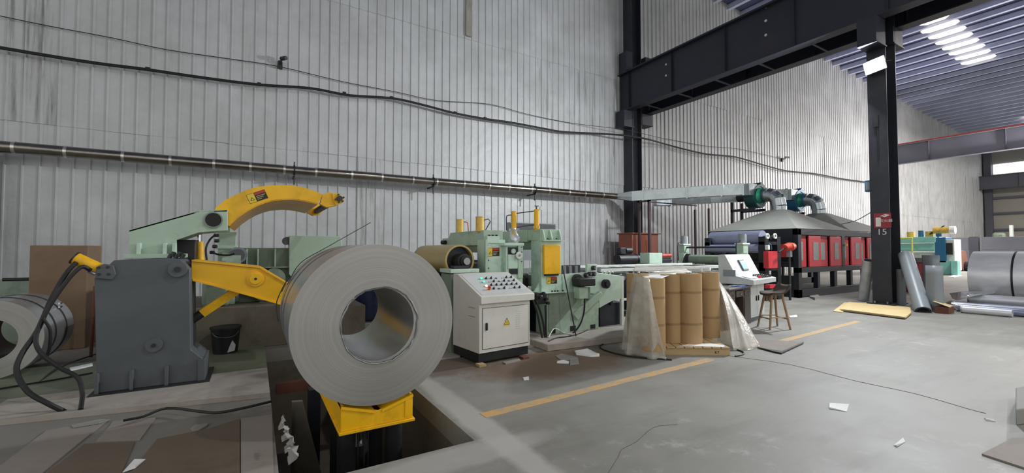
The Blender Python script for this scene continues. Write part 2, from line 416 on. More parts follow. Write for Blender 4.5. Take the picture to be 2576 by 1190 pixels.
# rear wall of profiled sheets, three courses
wall = struct(Box(-14, 75, WALL_Y + 0.05, WALL_Y + 0.2, 0, 17.4).build('wall_back', 'wall_dirty'))
def sheet_mesh(w, h):
    prof = [(0, 0)]
    for k in range(3):
        x = 0.3 * k + 0.02
        prof += [(x, 0), (x + 0.012, -0.03), (x + 0.04, -0.03), (x + 0.052, 0)]
    prof += [(0.925, 0)]
    mb = MB()
    n = len(prof)
    mb.add([(x, y, 0) for x, y in prof] + [(x, y, h) for x, y in prof], [(i, i + 1, i + 1 + n, i + n) for i in range(n - 1)])
    me = mb.mesh('wall_sheet'); me.materials.append(MATS['wall_sheet']); return me
for ci, (z0, z1) in enumerate(((0.0, 4.72), (4.65, 9.78), (9.7, 17.0))):
    me = sheet_mesh(0.9, z1 - z0)
    med = me.copy(); med.materials.clear(); med.materials.append(MATS['wall_sheet_stained'])
    for k in range(98):
        x = -13.3 + 0.9 * k
        if x > 73.6: break
        o = bpy.data.objects.new('wall_sheet', med if (ci < 2 and 11.5 < x < 16.5) or (ci == 0 and k % 13 == 5) or (ci == 1 and k % 17 == 9) else me); C.objects.link(o); o.parent = wall
        o.location = Vector((x, WALL_Y - 0.016 * ci - random.uniform(0, 0.006), z0 + random.uniform(-0.012, 0.012))) - wall.location
        o.rotation_euler = (random.uniform(-0.0015, 0.0015), 0, random.uniform(-0.006, 0.006))
a = P(1185, 50, y=14.9); 
wp = Box(P(1172, 50, y=14.9).x, P(1186, 50, y=14.9).x, 14.86, 14.93, P(1185, 93, y=14.9).z, 12).build('wall_strip', 'wall_dirty', wall)

# far side wall with girts and a strip of window
SX = 74.2
sw = struct(Box(SX, SX + 0.3, -14, 15.2, 0, 14.6).build('wall_right', 'wall_far'))
for k, py in enumerate((360, 470, 498, 537, 578)):
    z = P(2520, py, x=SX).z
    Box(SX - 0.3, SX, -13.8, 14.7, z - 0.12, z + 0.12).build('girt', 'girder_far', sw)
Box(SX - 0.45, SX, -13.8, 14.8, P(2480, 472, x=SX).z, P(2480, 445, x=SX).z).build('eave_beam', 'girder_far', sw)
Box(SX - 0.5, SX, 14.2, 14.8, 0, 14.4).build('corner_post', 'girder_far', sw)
for i in range(6):
    y1 = 14.1 - i * 4.6
    wn = struct(Box(SX - 0.08, SX - 0.02, y1 - 4.4, y1, P(2480, 441, x=SX).z, P(2480, 417, x=SX).z).build('window_%d' % (i + 1), 'window_glow'))
# sloping roof, purlins along Y, strip of skylight panes
def roof_z(x): return 16.1 - 0.035 * (x - 23)
rf = MB()
rf.add([(-14, -14, roof_z(-14)), (75, -14, roof_z(75)), (75, 15.2, roof_z(75)), (-14, 15.2, roof_z(-14)),
        (-14, -14, roof_z(-14) + .15), (75, -14, roof_z(75) + .15), (75, 15.2, roof_z(75) + .15), (-14, 15.2, roof_z(-14) + .15)],
       [(0, 3, 2, 1), (4, 5, 6, 7), (0, 1, 5, 4), (1, 2, 6, 5), (2, 3, 7, 6), (3, 0, 4, 7)])
roof = struct(rf.build('ceiling', 'roof_deck'))
STEP = 1.31
x = 34.3 - STEP * 16
purl = None
while x < 73.5:
    mb = MB(); z = roof_z(x)
    mb.box(x - 0.03, x + 0.03, -13.8, 15.0, z - 0.3, z); mb.box(x - 0.03, x + 0.2, -13.8, 15.0, z - 0.33, z - 0.29); mb.box(x - 0.03, x + 0.17, -13.8, 15.0, z - 0.03, z - 0.001)
    mb.build('purlin', 'purlin_steel', roof)
    x += STEP
for k in range(8):
    x = 34.3 + STEP * k; z = roof_z(x + 0.7)
    ya, yb = (9.3, 8.5) if k == 0 else (9.55, 8.35)
    x0, x1 = x + 0.26, x + STEP - 0.16
    mb = MB(); ins = 0.28
    mb.prism([(x0, yb, z - .26), (x0 + ins, yb - .25, z - .26), (x1 - ins, yb - .25, z - .26), (x1, yb, z - .26),
              (x1, ya, z - .26), (x1 - ins, ya + .25, z - .26), (x0 + ins, ya + .25, z - .26), (x0, ya, z - .26)], (0, 0, 0.04))
    mb.build('skylight_pane', 'skylight_glow', roof)
for k in range(3):
    x = 34.3 + STEP * (22 + k); z = roof_z(x + 0.7)
    Box(x + 0.24, x + STEP - 0.1, 9.0, 10.3, z - .06, z - .02).build('skylight_pane', 'skylight_glow', roof)

# ------------------------------------------------------------------ columns
def h_column(name, label, x0, x1, y0, y1, z1, mat='column_steel'):
    t = thing(name, label, 'column', ((x0 + x1) / 2, (y0 + y1) / 2, 0))
    Box(x0, x0 + 0.03, y0, y1, 0.03, z1).build('flange', mat, t, bevel=0.004)
    Box(x1 - 0.03, x1, y0, y1, 0.03, z1).build('flange', mat, t, bevel=0.004)
    Box(x0 + 0.03, x1 - 0.03, (y0 + y1) / 2 - 0.012, (y0 + y1) / 2 + 0.012, 0.03, z1).build('web', mat, t)
    Box(x0 - 0.12, x1 + 0.12, y0 - 0.1, y1 + 0.1, 0, 0.03).build('base_plate', mat, t, bevel=0.004)
    for sx in (x0 - 0.07, x1 + 0.07):
        for sy in (y0 + 0.08, y1 - 0.08):
            bolt(t, (sx, sy, 0.03), (0, 0, 1), 0.03, 0.06, 'steel')
    return t
CX0, CX1 = 15.3, 16.02
CY0 = P(2240, 600, x=CX0).y; CY1 = P(2191, 600, x=CX0).y
col15 = h_column('steel_column', 'dark steel column bearing a red sign and number 15', CX0, CX1, CY0, CY1, roof_z(15.6) - 0.02)
colw = h_column('steel_column', 'dark steel column standing against the profiled sheet wall', 15.22, 15.86, 14.38, 14.9, roof_z(15.6) - 0.02)
h_column('steel_column', 'dark steel column behind the viewer on the open side', CX0, CX1, -4.9, -4.45, roof_z(15.6) - 0.02)
# corbels under the runway girders, part of the columns
for t, y0, y1 in ((colw, 14.38, 14.9), (col15, CY0, CY1)):
    for xa, xb in ((14.7, 15.3), (15.9, 16.6)):
        zlo = 7.35 if xa < 15 else 7.6
        mb = MB(); mb.prism([(xa, y0, 8.09), (xb, y0, 8.09), (xb, y0, zlo), (xa, y0, zlo)], (0, y1 - y0, 0)); mb.box(xa - .03, xb + .03, y0 - .03, y1, zlo - .04, zlo)
        mb.build('corbel', 'girder_steel', t)
    for xa in (14.85, 16.15):
        Box(xa, xa + 0.4, y0 - 0.02, y1 - 0.05, 9.92, 10.9).build('stop_bracket', 'girder_steel', t)
# red fire sign and stencilled number on the column
sx = CX0
def onc(px, py, d=0.0):
    p = P(px, py, x=sx - d); return p
L0 = col15.location
s0 = onc(2198, 574); s1 = onc(2242.5, 535)
sign = Box(sx - 0.006, sx, min(s0.y, s1.y) + 0.01, max(s0.y, s1.y) - 0.01, s0.z, s1.z).build('fire_sign', 'red_sign', col15)
def rel(p): return Vector(p) - L0
yl, yr = max(s0.y, s1.y), min(s0.y, s1.y); zh = s1.z - s0.z; yw = yl - yr
cy = yl - yw * 0.27
Cyl((sx - 0.010, cy, s0.z + zh * 0.06), (sx - 0.010, cy, s0.z + zh * 0.1), 0.001).v
mb = MB(); mb.prism([(sx - 0.009, cy + dy, s0.z + zh * dz) for dy, dz in ((-.055, .1), (.055, .1), (.06, .14), (.06, .66), (.045, .72), (-.045, .72), (-.06, .66), (-.06, .14))], (0.003, 0, 0))
mb.build('extinguisher_icon', 'sign_white', sign)
mb = MB(); mb.prism([(sx - 0.009, yl - yw * a, s0.z + zh * b) for a, b in ((.36, .8), (.5, .86), (.68, .93), (.92, .84), (.74, .76), (.62, .72), (.5, .78))], (0.003, 0, 0))
mb.build('flame_icon', 'sign_white', sign)
mb = MB(); mb.prism([(sx - 0.0105, yl - yw * a, s0.z + zh * b) for a, b in ((.54, .83), (.62, .86), (.66, .82), (.6, .79))], (0.0015, 0, 0))
mb.build('flame_core', 'red_sign', sign)
text(sign, 'sign_text', '灭火器', rel((sx - 0.006, yl - yw * 0.7, s0.z + zh * 0.46)), (0, -1, 0), (0, 0, 1), 0.098, 'sign_white')
text(col15, 'stencil_number', '15', rel((sx, yl - yw * 0.45, onc(2220, 584).z)), (0, -1, 0), (0, 0, 1), 0.24, 'paint_white')
# junction box and conduit on the column
Box(sx - 0.05, sx, onc(2205, 300).y - 0.05, onc(2205, 300).y + 0.05, onc(2205, 320).z, onc(2205, 290).z).build('junction_box', 'black', col15)
Tube([onc(2207, 320, .02), onc(2209, 380, .02), onc(2209, 400, .02)], 0.015).build('conduit', 'black', col15)
cb = thing('wall_box', 'small blue box fixed to the side of the column', 'box', (CX0 + 0.2, CY1 + 0.1, 3.2))
Box(CX0 + .1, CX0 + .3, CY1, CY1 + 0.16, 3.25, 3.58).build('case', 'blue_fan', cb, bevel=0.01)
Box(CX0 + .09, CX0 + .1, CY1 + 0.03, CY1 + 0.13, 3.3, 3.53).build('cover', 'grey_sheet', cb)

# ------------------------------------------------------------------ flood lamps
def flood(pos, aim, label, power, col=(0.9, 0.95, 1.0)):
    pos = Vector(pos); d = Vector(aim).normalized(); r = d.cross(Vector((0, 0, 1))).normalized(); u = r.cross(d)
    t = thing('flood_lamp', label, 'lamp', pos)
    q = lambda a, b, c: pos + r * a + u * b + d * c
    def bx(a, b, c0, c1, a2, b2):
        return MB().add([q(-a, -b, c0), q(a, -b, c0), q(a, b, c0), q(-a, b, c0), q(-a2, -b2, c1), q(a2, -b2, c1), q(a2, b2, c1), q(-a2, b2, c1)],
                        [(0, 3, 2, 1), (4, 5, 6, 7), (0, 1, 5, 4), (1, 2, 6, 5), (2, 3, 7, 6), (3, 0, 4, 7)])
    bx(0.22, 0.14, -0.12, 0.0, 0.3, 0.19).build('housing', 'black', t)
    bx(0.28, 0.17, 0.002, 0.01, 0.28, 0.17).build('lens', 'lamp_glow', t)
    back = Vector((pos.x + 0.335, pos.y, pos.z))
    Tube([q(-0.29, 0, -0.02), q(-0.29, 0, -0.2), back, q(0.29, 0, -0.2), q(0.29, 0, -0.02)], 0.012, smooth=1).build('yoke', 'black', t)
    ld = bpy.data.lights.new('flood_light', 'AREA'); ld.shape = 'RECTANGLE'; ld.size = 0.55; ld.size_y = 0.33; ld.energy = power; ld.color = col
    lo = bpy.data.objects.new('flood_light', ld); C.objects.link(lo); lo.parent = t
    m = Matrix((r, u, -d)).transposed().to_4x4(); m.translation = d * 0.03; lo.matrix_local = m
    return t
LP = P(2200, 165, x=CX0 - 0.34)
flood(LP, (-0.86, 0.3, -0.26), 'bright white flood lamp clamped high on the numbered column', FLOOD_W)
flood((CX0 - 0.34, -4.7, 7.0), (-0.75, 0.5, -0.5), 'added flood lamp on the column behind the viewer', FLOOD_W * 0.2)  # added out of frame to light the machine fronts
h_column('steel_column', 'dark steel column of the far row on the open side', 44.65, 45.35, 4.6, 5.1, 8.45)
flood((44.3, 4.85, 6.9), (-0.62, 0.76, -0.1), 'added flood lamp on the column of the far row', FLOOD_W * 2.1, (1.0, 0.94, 0.94))  # added out of frame to brighten the rear wall past the columns
def bay(pos, label, power):  # added lamps, hung out of frame to raise the light in the hall
    t = thing('added_bay_lamp', label, 'lamp', pos)
    x, y, z = pos
    Cyl((x, y, z), (x, y, z + 0.22), 0.28, 0.09, 24).build('shade', 'grey_sheet', t)
    Cyl((x, y, z - 0.012), (x, y, z - 0.004), 0.25, n=24).build('lens', 'lamp_glow', t)
    Cyl((x, y, z + 0.2), (x, y, roof_z(x) - 0.01), 0.01, n=6).build('hanger', 'black', t)
    ld = bpy.data.lights.new('added_bay_light', 'AREA'); ld.shape = 'DISK'; ld.size = 0.5; ld.energy = power; ld.color = (1.0, 0.95, 0.92)
    lo = bpy.data.objects.new('added_bay_light', ld); C.objects.link(lo); lo.parent = t; lo.location = (0, 0, -0.03)
bay((7, -4, 12.5), 'added high bay lamp hanging under the roof over the aisle', BAY_W)
bay((34, 2, 13.0), 'added high bay lamp hanging under the roof of the far bay', BAY_W * 3)
bay((54, 4, 12.6), 'added high bay lamp hanging under the roof by the far wall', BAY_W * 9)

# ------------------------------------------------------------------ crane runway girders
def girder(label, x, z0, z1, y0, y1, mat, fw=0.2, rail=None, stiff=1.9, bolts=False):
    t = thing('runway_girder', label, 'girder', (x, (y0 + y1) / 2, z0))
    Box(x - 0.012, x + 0.012, y0, y1, z0 + 0.03, z1 - 0.03).build('web', mat, t)
    Box(x - fw, x + fw, y0, y1, z1 - 0.03, z1).build('top_flange', mat, t)
    Box(x - fw, x + fw, y0, y1, z0, z0 + 0.03).build('bottom_flange', mat, t)
    y = y0 + 0.9
    while y < y1 - 0.3:
        mb = MB(); mb.box(x - fw * 0.55, x - 0.012, y - 0.006, y + 0.006, z0 + 0.03, z1 - 0.03); mb.box(x + 0.012, x + fw * 0.9, y - 0.006, y + 0.006, z0 + 0.03, z1 - 0.03)
        mb.build('stiffener', mat, t); y += stiff
    if rail: Box(x - 0.05, x + 0.05, y0, y1, z1, z1 + 0.12).build('rail', rail, t)
    if bolts:
        for px, pys in ((1675, (162, 190)), (1926, (18, 52, 88))):
            for py in pys:
                p = P(px, py, x=x - 0.03); Cyl((x - 0.03, p.y, p.z), (x - 0.012, p.y, p.z), 0.045, n=10).build('bolt', 'paint_white', t)
    return t
GA, GB = 15.02, 16.36
girder('dark runway girder nearest the viewer, bolted in front of the column', GA, 8.1, 9.9, -13, 14.92, 'girder_steel', 0.2, 'black_steel', 2.4, True)
girder('dark runway girder on the far side of the numbered column', GB, 8.1, 9.9, -13, 14.92, 'girder_steel', 0.2, 'black_steel', 2.4)
lt = thing('girder_lacing', 'horizontal steel lacing bars tying the two runway girders together', 'brace', (15.7, 5, 8.1))
y = -12.0; k = 0
while y < 14.2:
    if not (CY0 - 0.5 < y < CY1 + 0.3):
        Box(GA + .2, GB - .2, y - 0.03, y + 0.03, 8.1, 8.14).build('lacing_bar', 'girder_steel', lt)
    y += 1.7
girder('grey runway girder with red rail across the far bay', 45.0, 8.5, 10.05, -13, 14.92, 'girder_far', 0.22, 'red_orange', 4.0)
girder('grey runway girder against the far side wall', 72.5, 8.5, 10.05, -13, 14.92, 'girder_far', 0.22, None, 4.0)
# conductor rail under the girder
r0 = P(1694, 259, x=16.7); r1 = P(2081, 127, x=16.7)
cr = thing('conductor_rail', 'black conductor rail slung under the runway girder', 'rail', (16.7, r0.y, r0.z))
zz = (r0.z + r1.z) / 2
Box(16.66, 16.74, 5.7, r0.y, zz - 0.04, zz + 0.04).build('bar', 'black', cr)
for px, py in ((1770, 235), (2015, 150)):
    yy = P(px, py, x=16.7).y
    MBb = MB(); MBb.box(16.56, 16.8, yy - 0.05, yy + 0.05, zz - 0.1, zz + 0.02); MBb.box(16.5, 16.58, yy - 0.03, yy + 0.03, zz, 8.12)
    MBb.build('bracket', 'black', cr)

# ------------------------------------------------------------------ pipe, ducts and cables along the wall
PZc, PYc, PR = 3.93, 14.42, 0.135
pp = thing('insulated_pipe', 'foil clad insulated pipe running along the sheet wall', 'pipe', (4, PYc, PZc - PR))
x = -9.0
k = 0
while x < 14.2:
    ln = random.choice((0.86, 0.95, 1.05)); x2 = min(x + ln, 14.25)
    dz = 0.004 * math.sin(k * 1.7); r = PR + random.uniform(-0.004, 0.004)
    Cyl((x, PYc, PZc + dz + 0.004 * x), (x2, PYc, PZc + dz + 0.004 * x2), r, n=28).build('pipe_section', 'foil', pp)
    Cyl((x - 0.03, PYc, PZc + 0.004 * x), (x + 0.03, PYc, PZc + 0.004 * x), PR + 0.012, n=28).build('joint_band', 'foil_band', pp)
    x = x2; k += 1
for px in (-60, 740, 1090, 1345):
    p = P(px, 430, y=PYc)
    mb = MB(); z = PZc + 0.004 * p.x
    mb.box(p.x - 0.02, p.x + 0.02, 14.3, 14.98, z - PR - 0.06, z - PR - 0.015); mb.pipe((p.x - 0.02, PYc, z), (p.x + 0.02, PYc, z), PR + 0.022, PR + 0.012, 24)
    mb.box(p.x - 0.015, p.x + 0.015, 14.4, 14.44, z + PR, z + PR + 0.12); mb.box(p.x - 0.015, p.x + 0.015, 14.4, 14.44, z - PR - 0.3, z - PR)
    mb.build('pipe_hanger', 'black', pp)
ps = Box(-5.36, -5.22, 14.5, 14.9, 0, 3.75).build('pipe_post', 'black_steel'); tag(ps, 'dark steel post under the pipe at the left edge', 'post')

cab_pts = [(-60, 112), (0, 120), (120, 140), (250, 160), (370, 175), (500, 194), (650, 213), (780, 222), (880, 240), (985, 247), (1060, 263), (1145, 285),
           (1220, 299), (1290, 309), (1370, 324), (1420, 332), (1500, 336), (1565, 340), (1600, 345), (1632, 351), (1675, 363), (1720, 375), (1780, 388), (1850, 395),
           (1920, 415), (1980, 430), (2050, 437), (2120, 450), (2200, 461), (2250, 470)]
cpt = []
for i, (a, b) in enumerate(cab_pts):
    yy = 14.31 if 1560 < a < 1640 else 14.72
    cpt.append(P(a, b, y=yy))
ck = thing('power_cable', 'thick black power cable sagging along the sheet wall', 'cable', (4, 14.7, 6))
Tube(cpt, 0.042, 8, 4).build('cable', 'rubber', ck)
for a, b in ((372, 174), (652, 212), (866, 235), (985, 246), (1145, 284), (1220, 298)):
    p = P(a, b, y=14.72); Cyl(p + Vector((-0.05, 0, 0)), p + Vector((0.05, 0, 0.0)), 0.055, n=10).build('cable_tie', 'black', ck)
thin = [(-60, 27), (0, 40), (120, 65), (280, 95), (420, 125), (570, 147), (700, 167), (860, 205), (990, 230), (1100, 253), (1230, 262), (1330, 288), (1440, 310), (1565, 325), (1600, 332), (1632, 340),
        (1680, 350), (1780, 368), (1860, 375), (1965, 399)]
tc = Tube([P(a, b, y=14.35 if 1560 < a < 1640 else 14.88) for a, b in thin], 0.011, 6, 4).build('signal_cable', 'rubber')
tag(tc, 'thin signal cable above the thick cable linking two cameras', 'cable')
def cctv(px, py, label, mat):
    p = P(px, py, y=14.75); t = thing('security_camera', label, 'camera', (p.x, p.y, p.z - 0.15))
    Cyl(p + Vector((0, 0.22, -0.05)), p + Vector((0, 0.1, -0.05)), 0.07, n=16).build('mount', 'dark_metal', t)
    Tube([p + Vector((0, 0.12, -0.05)), p + Vector((0.02, 0, -0.06)), p + Vector((0.04, -0.06, 0))], 0.025).build('arm', 'dark_metal', t)
    d = Vector((0.35, -0.9, -0.2)).normalized()
    Cyl(p + Vector((0.04, 0.05, 0.06)), p + Vector((0.04, 0.05, 0.06)) + d * 0.28, 0.062, n=16).build('body', mat, t)
    Cyl(p + Vector((0.04, 0.05, 0.06)) + d * 0.27, p + Vector((0.04, 0.05, 0.06)) + d * 0.3, 0.05, n=16).build('lens', 'black', t)
    Box(p.x - 0.07, p.x + 0.07, p.y + 0.1, p.y + 0.24, p.z - 0.22, p.z - 0.1).build('junction_box', 'black', t)
cctv(705, 150, 'dark security camera on the wall above the thick cable', 'black')
cctv(1974, 397, 'pale security camera on the wall past the wall column', 'sign_white')

tw = Tube([P(2193, 533, x=CX0 + .3), P(2150, 556, y=7.0), P(2096, 568, y=8.0)], 0.012, 6, 4).build('stay_wire', 'dark_metal')
tag(tw, 'thin wire stretched from the numbered column to the oven hood', 'wire')

# ================================================================== FLOOR DETAILS
def strip(name, a, b, w, z, mat):
    a = Vector(a); b = Vector(b); d = (b - a).normalized(); n = Vector((-d.y, d.x, 0)) * w / 2
    return Prism([a - n + Vector((0, 0, z)), b - n + Vector((0, 0, z)), b + n + Vector((0, 0, z)), a + n + Vector((0, 0, z))], (0, 0, 0.002)).build(name, mat)
struct(strip('trim_1', P(1215, 1046, z=0), P(1790, 904, z=0), 0.13, 0.0005, 'worn_yellow'))
struct(strip('trim_2', P(1960, 860, z=0), P(2160, 808, z=0), 0.13, 0.0005, 'worn_yellow'))
# concrete plinths
def flat(name, pxs, h, mat, z0=0.0, **k):
    return Prism(PZ(pxs, z0), (0, 0, h)).build(name, mat, **k)
p_a = P(205, 1035, z=0); p_b = P(684, 985, z=0)
struct(Prism([(-2.1, p_a.y - 0.05, 0), (0.165, p_b.y - 0.2, 0), (0.165, 6.35, 0), (-2.1, 6.35, 0)], (0, 0, 0.05)).build('trim_3', 'plinth'))
struct(Box(-4.5, 0.165, 6.36, 7.95, 0, 0.035).build('trim_4', 'green_floor'))
struct(Prism([(1.75, 5.75, 0), (3.95, 5.75, 0), (3.95, 9.2, 0), (1.75, 9.2, 0)], (0, 0, 0.02)).build('trim_5', 'plinth'))
q0 = P(1378, 885, z=0); q1 = P(1560, 862, z=0)
struct(Prism([(q0.x, q0.y, 0), (q1.x + 1.6, q1.y - 0.12, 0), (q1.x + 1.6, 9.2, 0), (q0.x, 9.2, 0)], (0, 0, 0.11)).build('trim_6', 'plinth', bevel=0.012))
# steel cover plates on the floor at the left
def plate(pxs, label, mat, h=0.012, z=0.001):
    o = Prism(PZ(pxs, z), (0, 0, h)).build('floor_plate', mat); tag(o, label, 'plate', 'cover plates on the floor beside the pit')
plate([(300, 1230), (395, 1108), (530, 1080), (603, 1056), (603, 1230)], 'dark brown floor plate lying left of the pit edge strip', 'floor_plate')
plate([(606, 1056), (684, 1046), (689, 1230), (606, 1230)], 'narrow pale floor plate along the left edge of the pit', 'floor_plate_pale')
plate([(-40, 1230), (-40, 1205), (118, 1085), (272, 1058), (205, 1112), (60, 1230)], 'pale floor plate with slanted edge at the bottom left corner', 'floor_plate_pale', 0.01)
plate([(242, 1112), (285, 1062), (392, 1052), (352, 1108)], 'small pale floor plate in front of the grey machine block', 'floor_plate_pale', 0.008)
plate([(70, 1230), (212, 1118), (340, 1112), (290, 1230)], 'brown floor plate between the two pale floor plates', 'floor_plate', 0.006)
def litter(pxs, label, mat, cat='paper', name='paper_scrap', h=0.003, z=0.001, grp='scraps of paper on the floor', curl=0.012):
    pts = PZ(pxs, z)
    mb = MB(); c = sum(pts, Vector()) / len(pts); n = len(pts)
    top = [p + Vector((0, 0, h + (curl if i % 2 else 0))) for i, p in enumerate(pts)]
    mb.add(pts + top + [c + Vector((0, 0, h))], [tuple(range(n))] + [(i, (i + 1) % n, (i + 1) % n + n, i + n) for i in range(n)] + [(i + n, (i + 1) % n + n, 2 * n) for i in range(n)])
    tag(mb.build(name, mat), label, cat, grp)
litter([(2087, 1014), (2136, 1020), (2130, 1036), (2086, 1028)], 'white sheet of paper lying in the open aisle', 'white_paper')
litter([(2248, 1121), (2272, 1105), (2277, 1112), (2256, 1124)], 'small white scrap nearest the bottom right of the aisle', 'white_paper')
litter([(2476, 1052), (2500, 1058), (2505, 1061), (2480, 1057)], 'thin white scrap beside the pale block at the right edge', 'white_paper')
litter([(308, 1189), (338, 1160), (366, 1156), (340, 1178)], 'cream paper scrap on the brown floor plates', 'white_paper', z=0.014)
litter([(478, 1080), (490, 1072), (523, 1066), (522, 1072), (488, 1090)], 'torn pale paper in front of the grey machine block', 'grey_paper', z=0.002)
litter([(178, 1070), (255, 1058), (278, 1056), (250, 1066), (185, 1077)], 'long pale paper strip at the left of the floor plates', 'grey_paper', z=0.015)
litter([(1315, 950), (1330, 950), (1331, 956), (1318, 957)], 'tiny white scrap in front of the control cabinet', 'white_paper')
litter([(1398, 897), (1412, 893), (1452, 900), (1450, 904), (1412, 908)], 'dark grey folded sheet on the floor before the plinth', 'grey_paper', h=0.01)
litter([(1434, 906), (1454, 902), (1457, 916), (1434, 919)], 'square grey card lying beside a white scrap', 'grey_paper', h=0.006)
litter([(1402, 908), (1418, 908), (1432, 910), (1431, 915), (1401, 914)], 'white torn scrap beside the square grey card', 'white_paper')
litter([(1445, 885), (1478, 884), (1500, 890), (1508, 897), (1486, 898), (1450, 893)], 'crumpled white and grey paper before the plinth', 'white_paper', h=0.015, curl=0.03)
litter([(1264, 912), (1306, 905), (1310, 908), (1272, 917)], 'pale card on the floor before the control cabinet', 'grey_paper', h=0.006)
litter([(1632, 893), (1676, 901), (1672, 905), (1640, 900)], 'white card half under the draped plastic', 'white_paper')
litter([(2036, 748), (2050, 741), (2064, 748), (2050, 755)], 'dark grey rag on the floor before the oven', 'grey_paper', h=0.03, curl=0.05)
litter([(1985, 795), (2004, 793), (2006, 797), (1988, 799)], 'white scrap between the stool and the plywood sheet', 'white_paper')
litter([(2385, 696), (2410, 690), (2420, 694), (2400, 698)], 'white plastic scrap on the floor of the far bay', 'white_paper', h=0.01)
o = Prism(PZ([(2470, 1145), (2548, 1105), (2640, 1105), (2640, 1190), (2576, 1180)], 0.001), (0, 0, 0.012)).build('floor_plate', 'floor_plate_pale')
tag(o, 'pale plate on the floor at the bottom right corner', 'plate')
o = Prism(PZ([(2556, 1010), (2600, 1000), (2640, 1060), (2556, 1071)], 0.0), (0, 0, 0.14)).build('wooden_block', 'grey_paper', bevel=0.01)
tag(o, 'pale wooden block on the floor at the right edge', 'block')
# expansion joint and cracks in the slab: thin dark fillets
def crack(pts, w=0.008):
    return Tube([P(a, b, z=0.001) for a, b in pts], w, 5, 3).build('floor_joint', 'decal_black', floor)
crack([(1830, 895), (1990, 918), (2150, 958), (2300, 990), (2440, 1030), (2480, 1040)], 0.003)
crack([(1530, 1190), (1555, 1150), (1565, 1130), (1600, 1112), (1645, 1075), (1705, 1068)], 0.0015)

# ================================================================== PIT, COIL CAR AND FRONT COIL
CYF = 3.7; CR, CRi = 0.672, 0.305; CCX, CCZ = 0.905, 0.925; CLEN = 1.28
coil = thing('steel_coil', 'large grey steel coil resting on the yellow coil car', 'coil', (CCX, CYF + CLEN / 2, CCZ - CR))
def coil_parts(t, c0, c1, ro, ri, face, side, n=96, inner=None):
    c0 = Vector(c0); c1 = Vector(c1)
    # faces with coordinates centred on the coil axis so the ring pattern is concentric
    for nm, a, b in (('coil_face', c0, c0 + (c1 - c0).normalized() * 0.004), ('coil_face', c1, c1 - (c1 - c0).normalized() * 0.004)):
        mb = MB().pipe(a - c0, b - c0, ro - 0.002, ri + 0.001, n)
        me = mb.mesh(nm); me.materials.append(MATS[face])
        o = bpy.data.objects.new(nm, me); C.objects.link(o); o.parent = t; o.location = c0 - t.location
    d = (c1 - c0).normalized() * 0.003
    MB().pipe(c0 + d, c1 - d, ro, ro - 0.02, n).build('outer_wrap', side, t)
    MB().pipe(c0 + d, c1 - d, ri + 0.02, ri, n).build('inner_wrap', inner or side, t)
coil_parts(coil, (CCX, CYF, CCZ), (CCX, CYF + CLEN, CCZ), CR, CRi, 'coil_face', 'strip_steel')
# ragged inner edge and loose straps
mb = MB(); pts = []
for i in range(61):
    t = 2 * math.pi * i / 60; r = CRi + 0.012 + random.uniform(-0.006, 0.006)
    pts.append(Vector((CCX + 0.02 + r * math.cos(t), CYF - 0.006 + random.uniform(-0.006, 0.004), CCZ - 0.01 + r * math.sin(t))))
mb.tube(pts, 0.007, 6, 1).build('inner_edge_wrap', 'steel', coil)
for yy, dr in ((CYF + CLEN * 0.55, 0.004), (CYF + CLEN * 0.8, 0.004)):
    pts = [Vector((CCX + (CR + dr) * math.cos(t), yy, CCZ + (CR + dr) * math.sin(t))) for t in [math.radians(20 + 170 * i / 24) for i in range(25)]]
    mb = MB()
    for p0, p1 in zip(pts, pts[1:]):
        mb.add([p0 + Vector((0, -.016, 0)), p1 + Vector((0, -.016, 0)), p1 + Vector((0, .016, 0)), p0 + Vector((0, .016, 0))], [(0, 1, 2, 3)])
    mb.build('steel_strap', 'dark_metal', coil)
w0 = Vector((CCX - 0.25, CYF + CLEN * 0.8, CCZ + CR * 0.93))
e0 = P(932, 560, y=CYF + CLEN + 0.3)
Tube([Vector((CCX - 0.62, CYF + CLEN * .85, CCZ + 0.28)), Vector((CCX - 0.5, CYF + CLEN * .9, CCZ + 0.49)), w0 + Vector((0, .1, 0.03)), e0], 0.004, 6, 4).build('loose_strap', 'dark_metal', coil)
Tube([Vector((CCX - 0.685, CYF + CLEN, CCZ - .1)), Vector((CCX - 0.7, CYF + CLEN + 0.01, CCZ + .1)), Vector((CCX - 0.6, CYF + CLEN, CCZ + 0.34)), Vector((CCX - 0.66, CYF + CLEN * .97, CCZ + 0.2))], 0.005, 6, 4).build('loose_strap', 'dark_metal', coil)

car = thing('coil_car', 'yellow coil car saddle on black posts in the pit', 'coil car', (0.92, 4.3, PZ0))
YS = CYF + 0.02
fr = PY([(857, 1090), (1038, 1048), (1037, 991), (949, 1030), (859, 1026)], YS)
zb = (fr[0].z + fr[1].z) / 2
xs0, xs1 = fr[0].x, fr[1].x
zt = fr[2].z; zv = CCZ - CR - 0.055
prof = [(xs0, zb), (xs1, zb), (xs1, zt), ((xs0 + xs1) / 2, zv), (xs0, zt)]
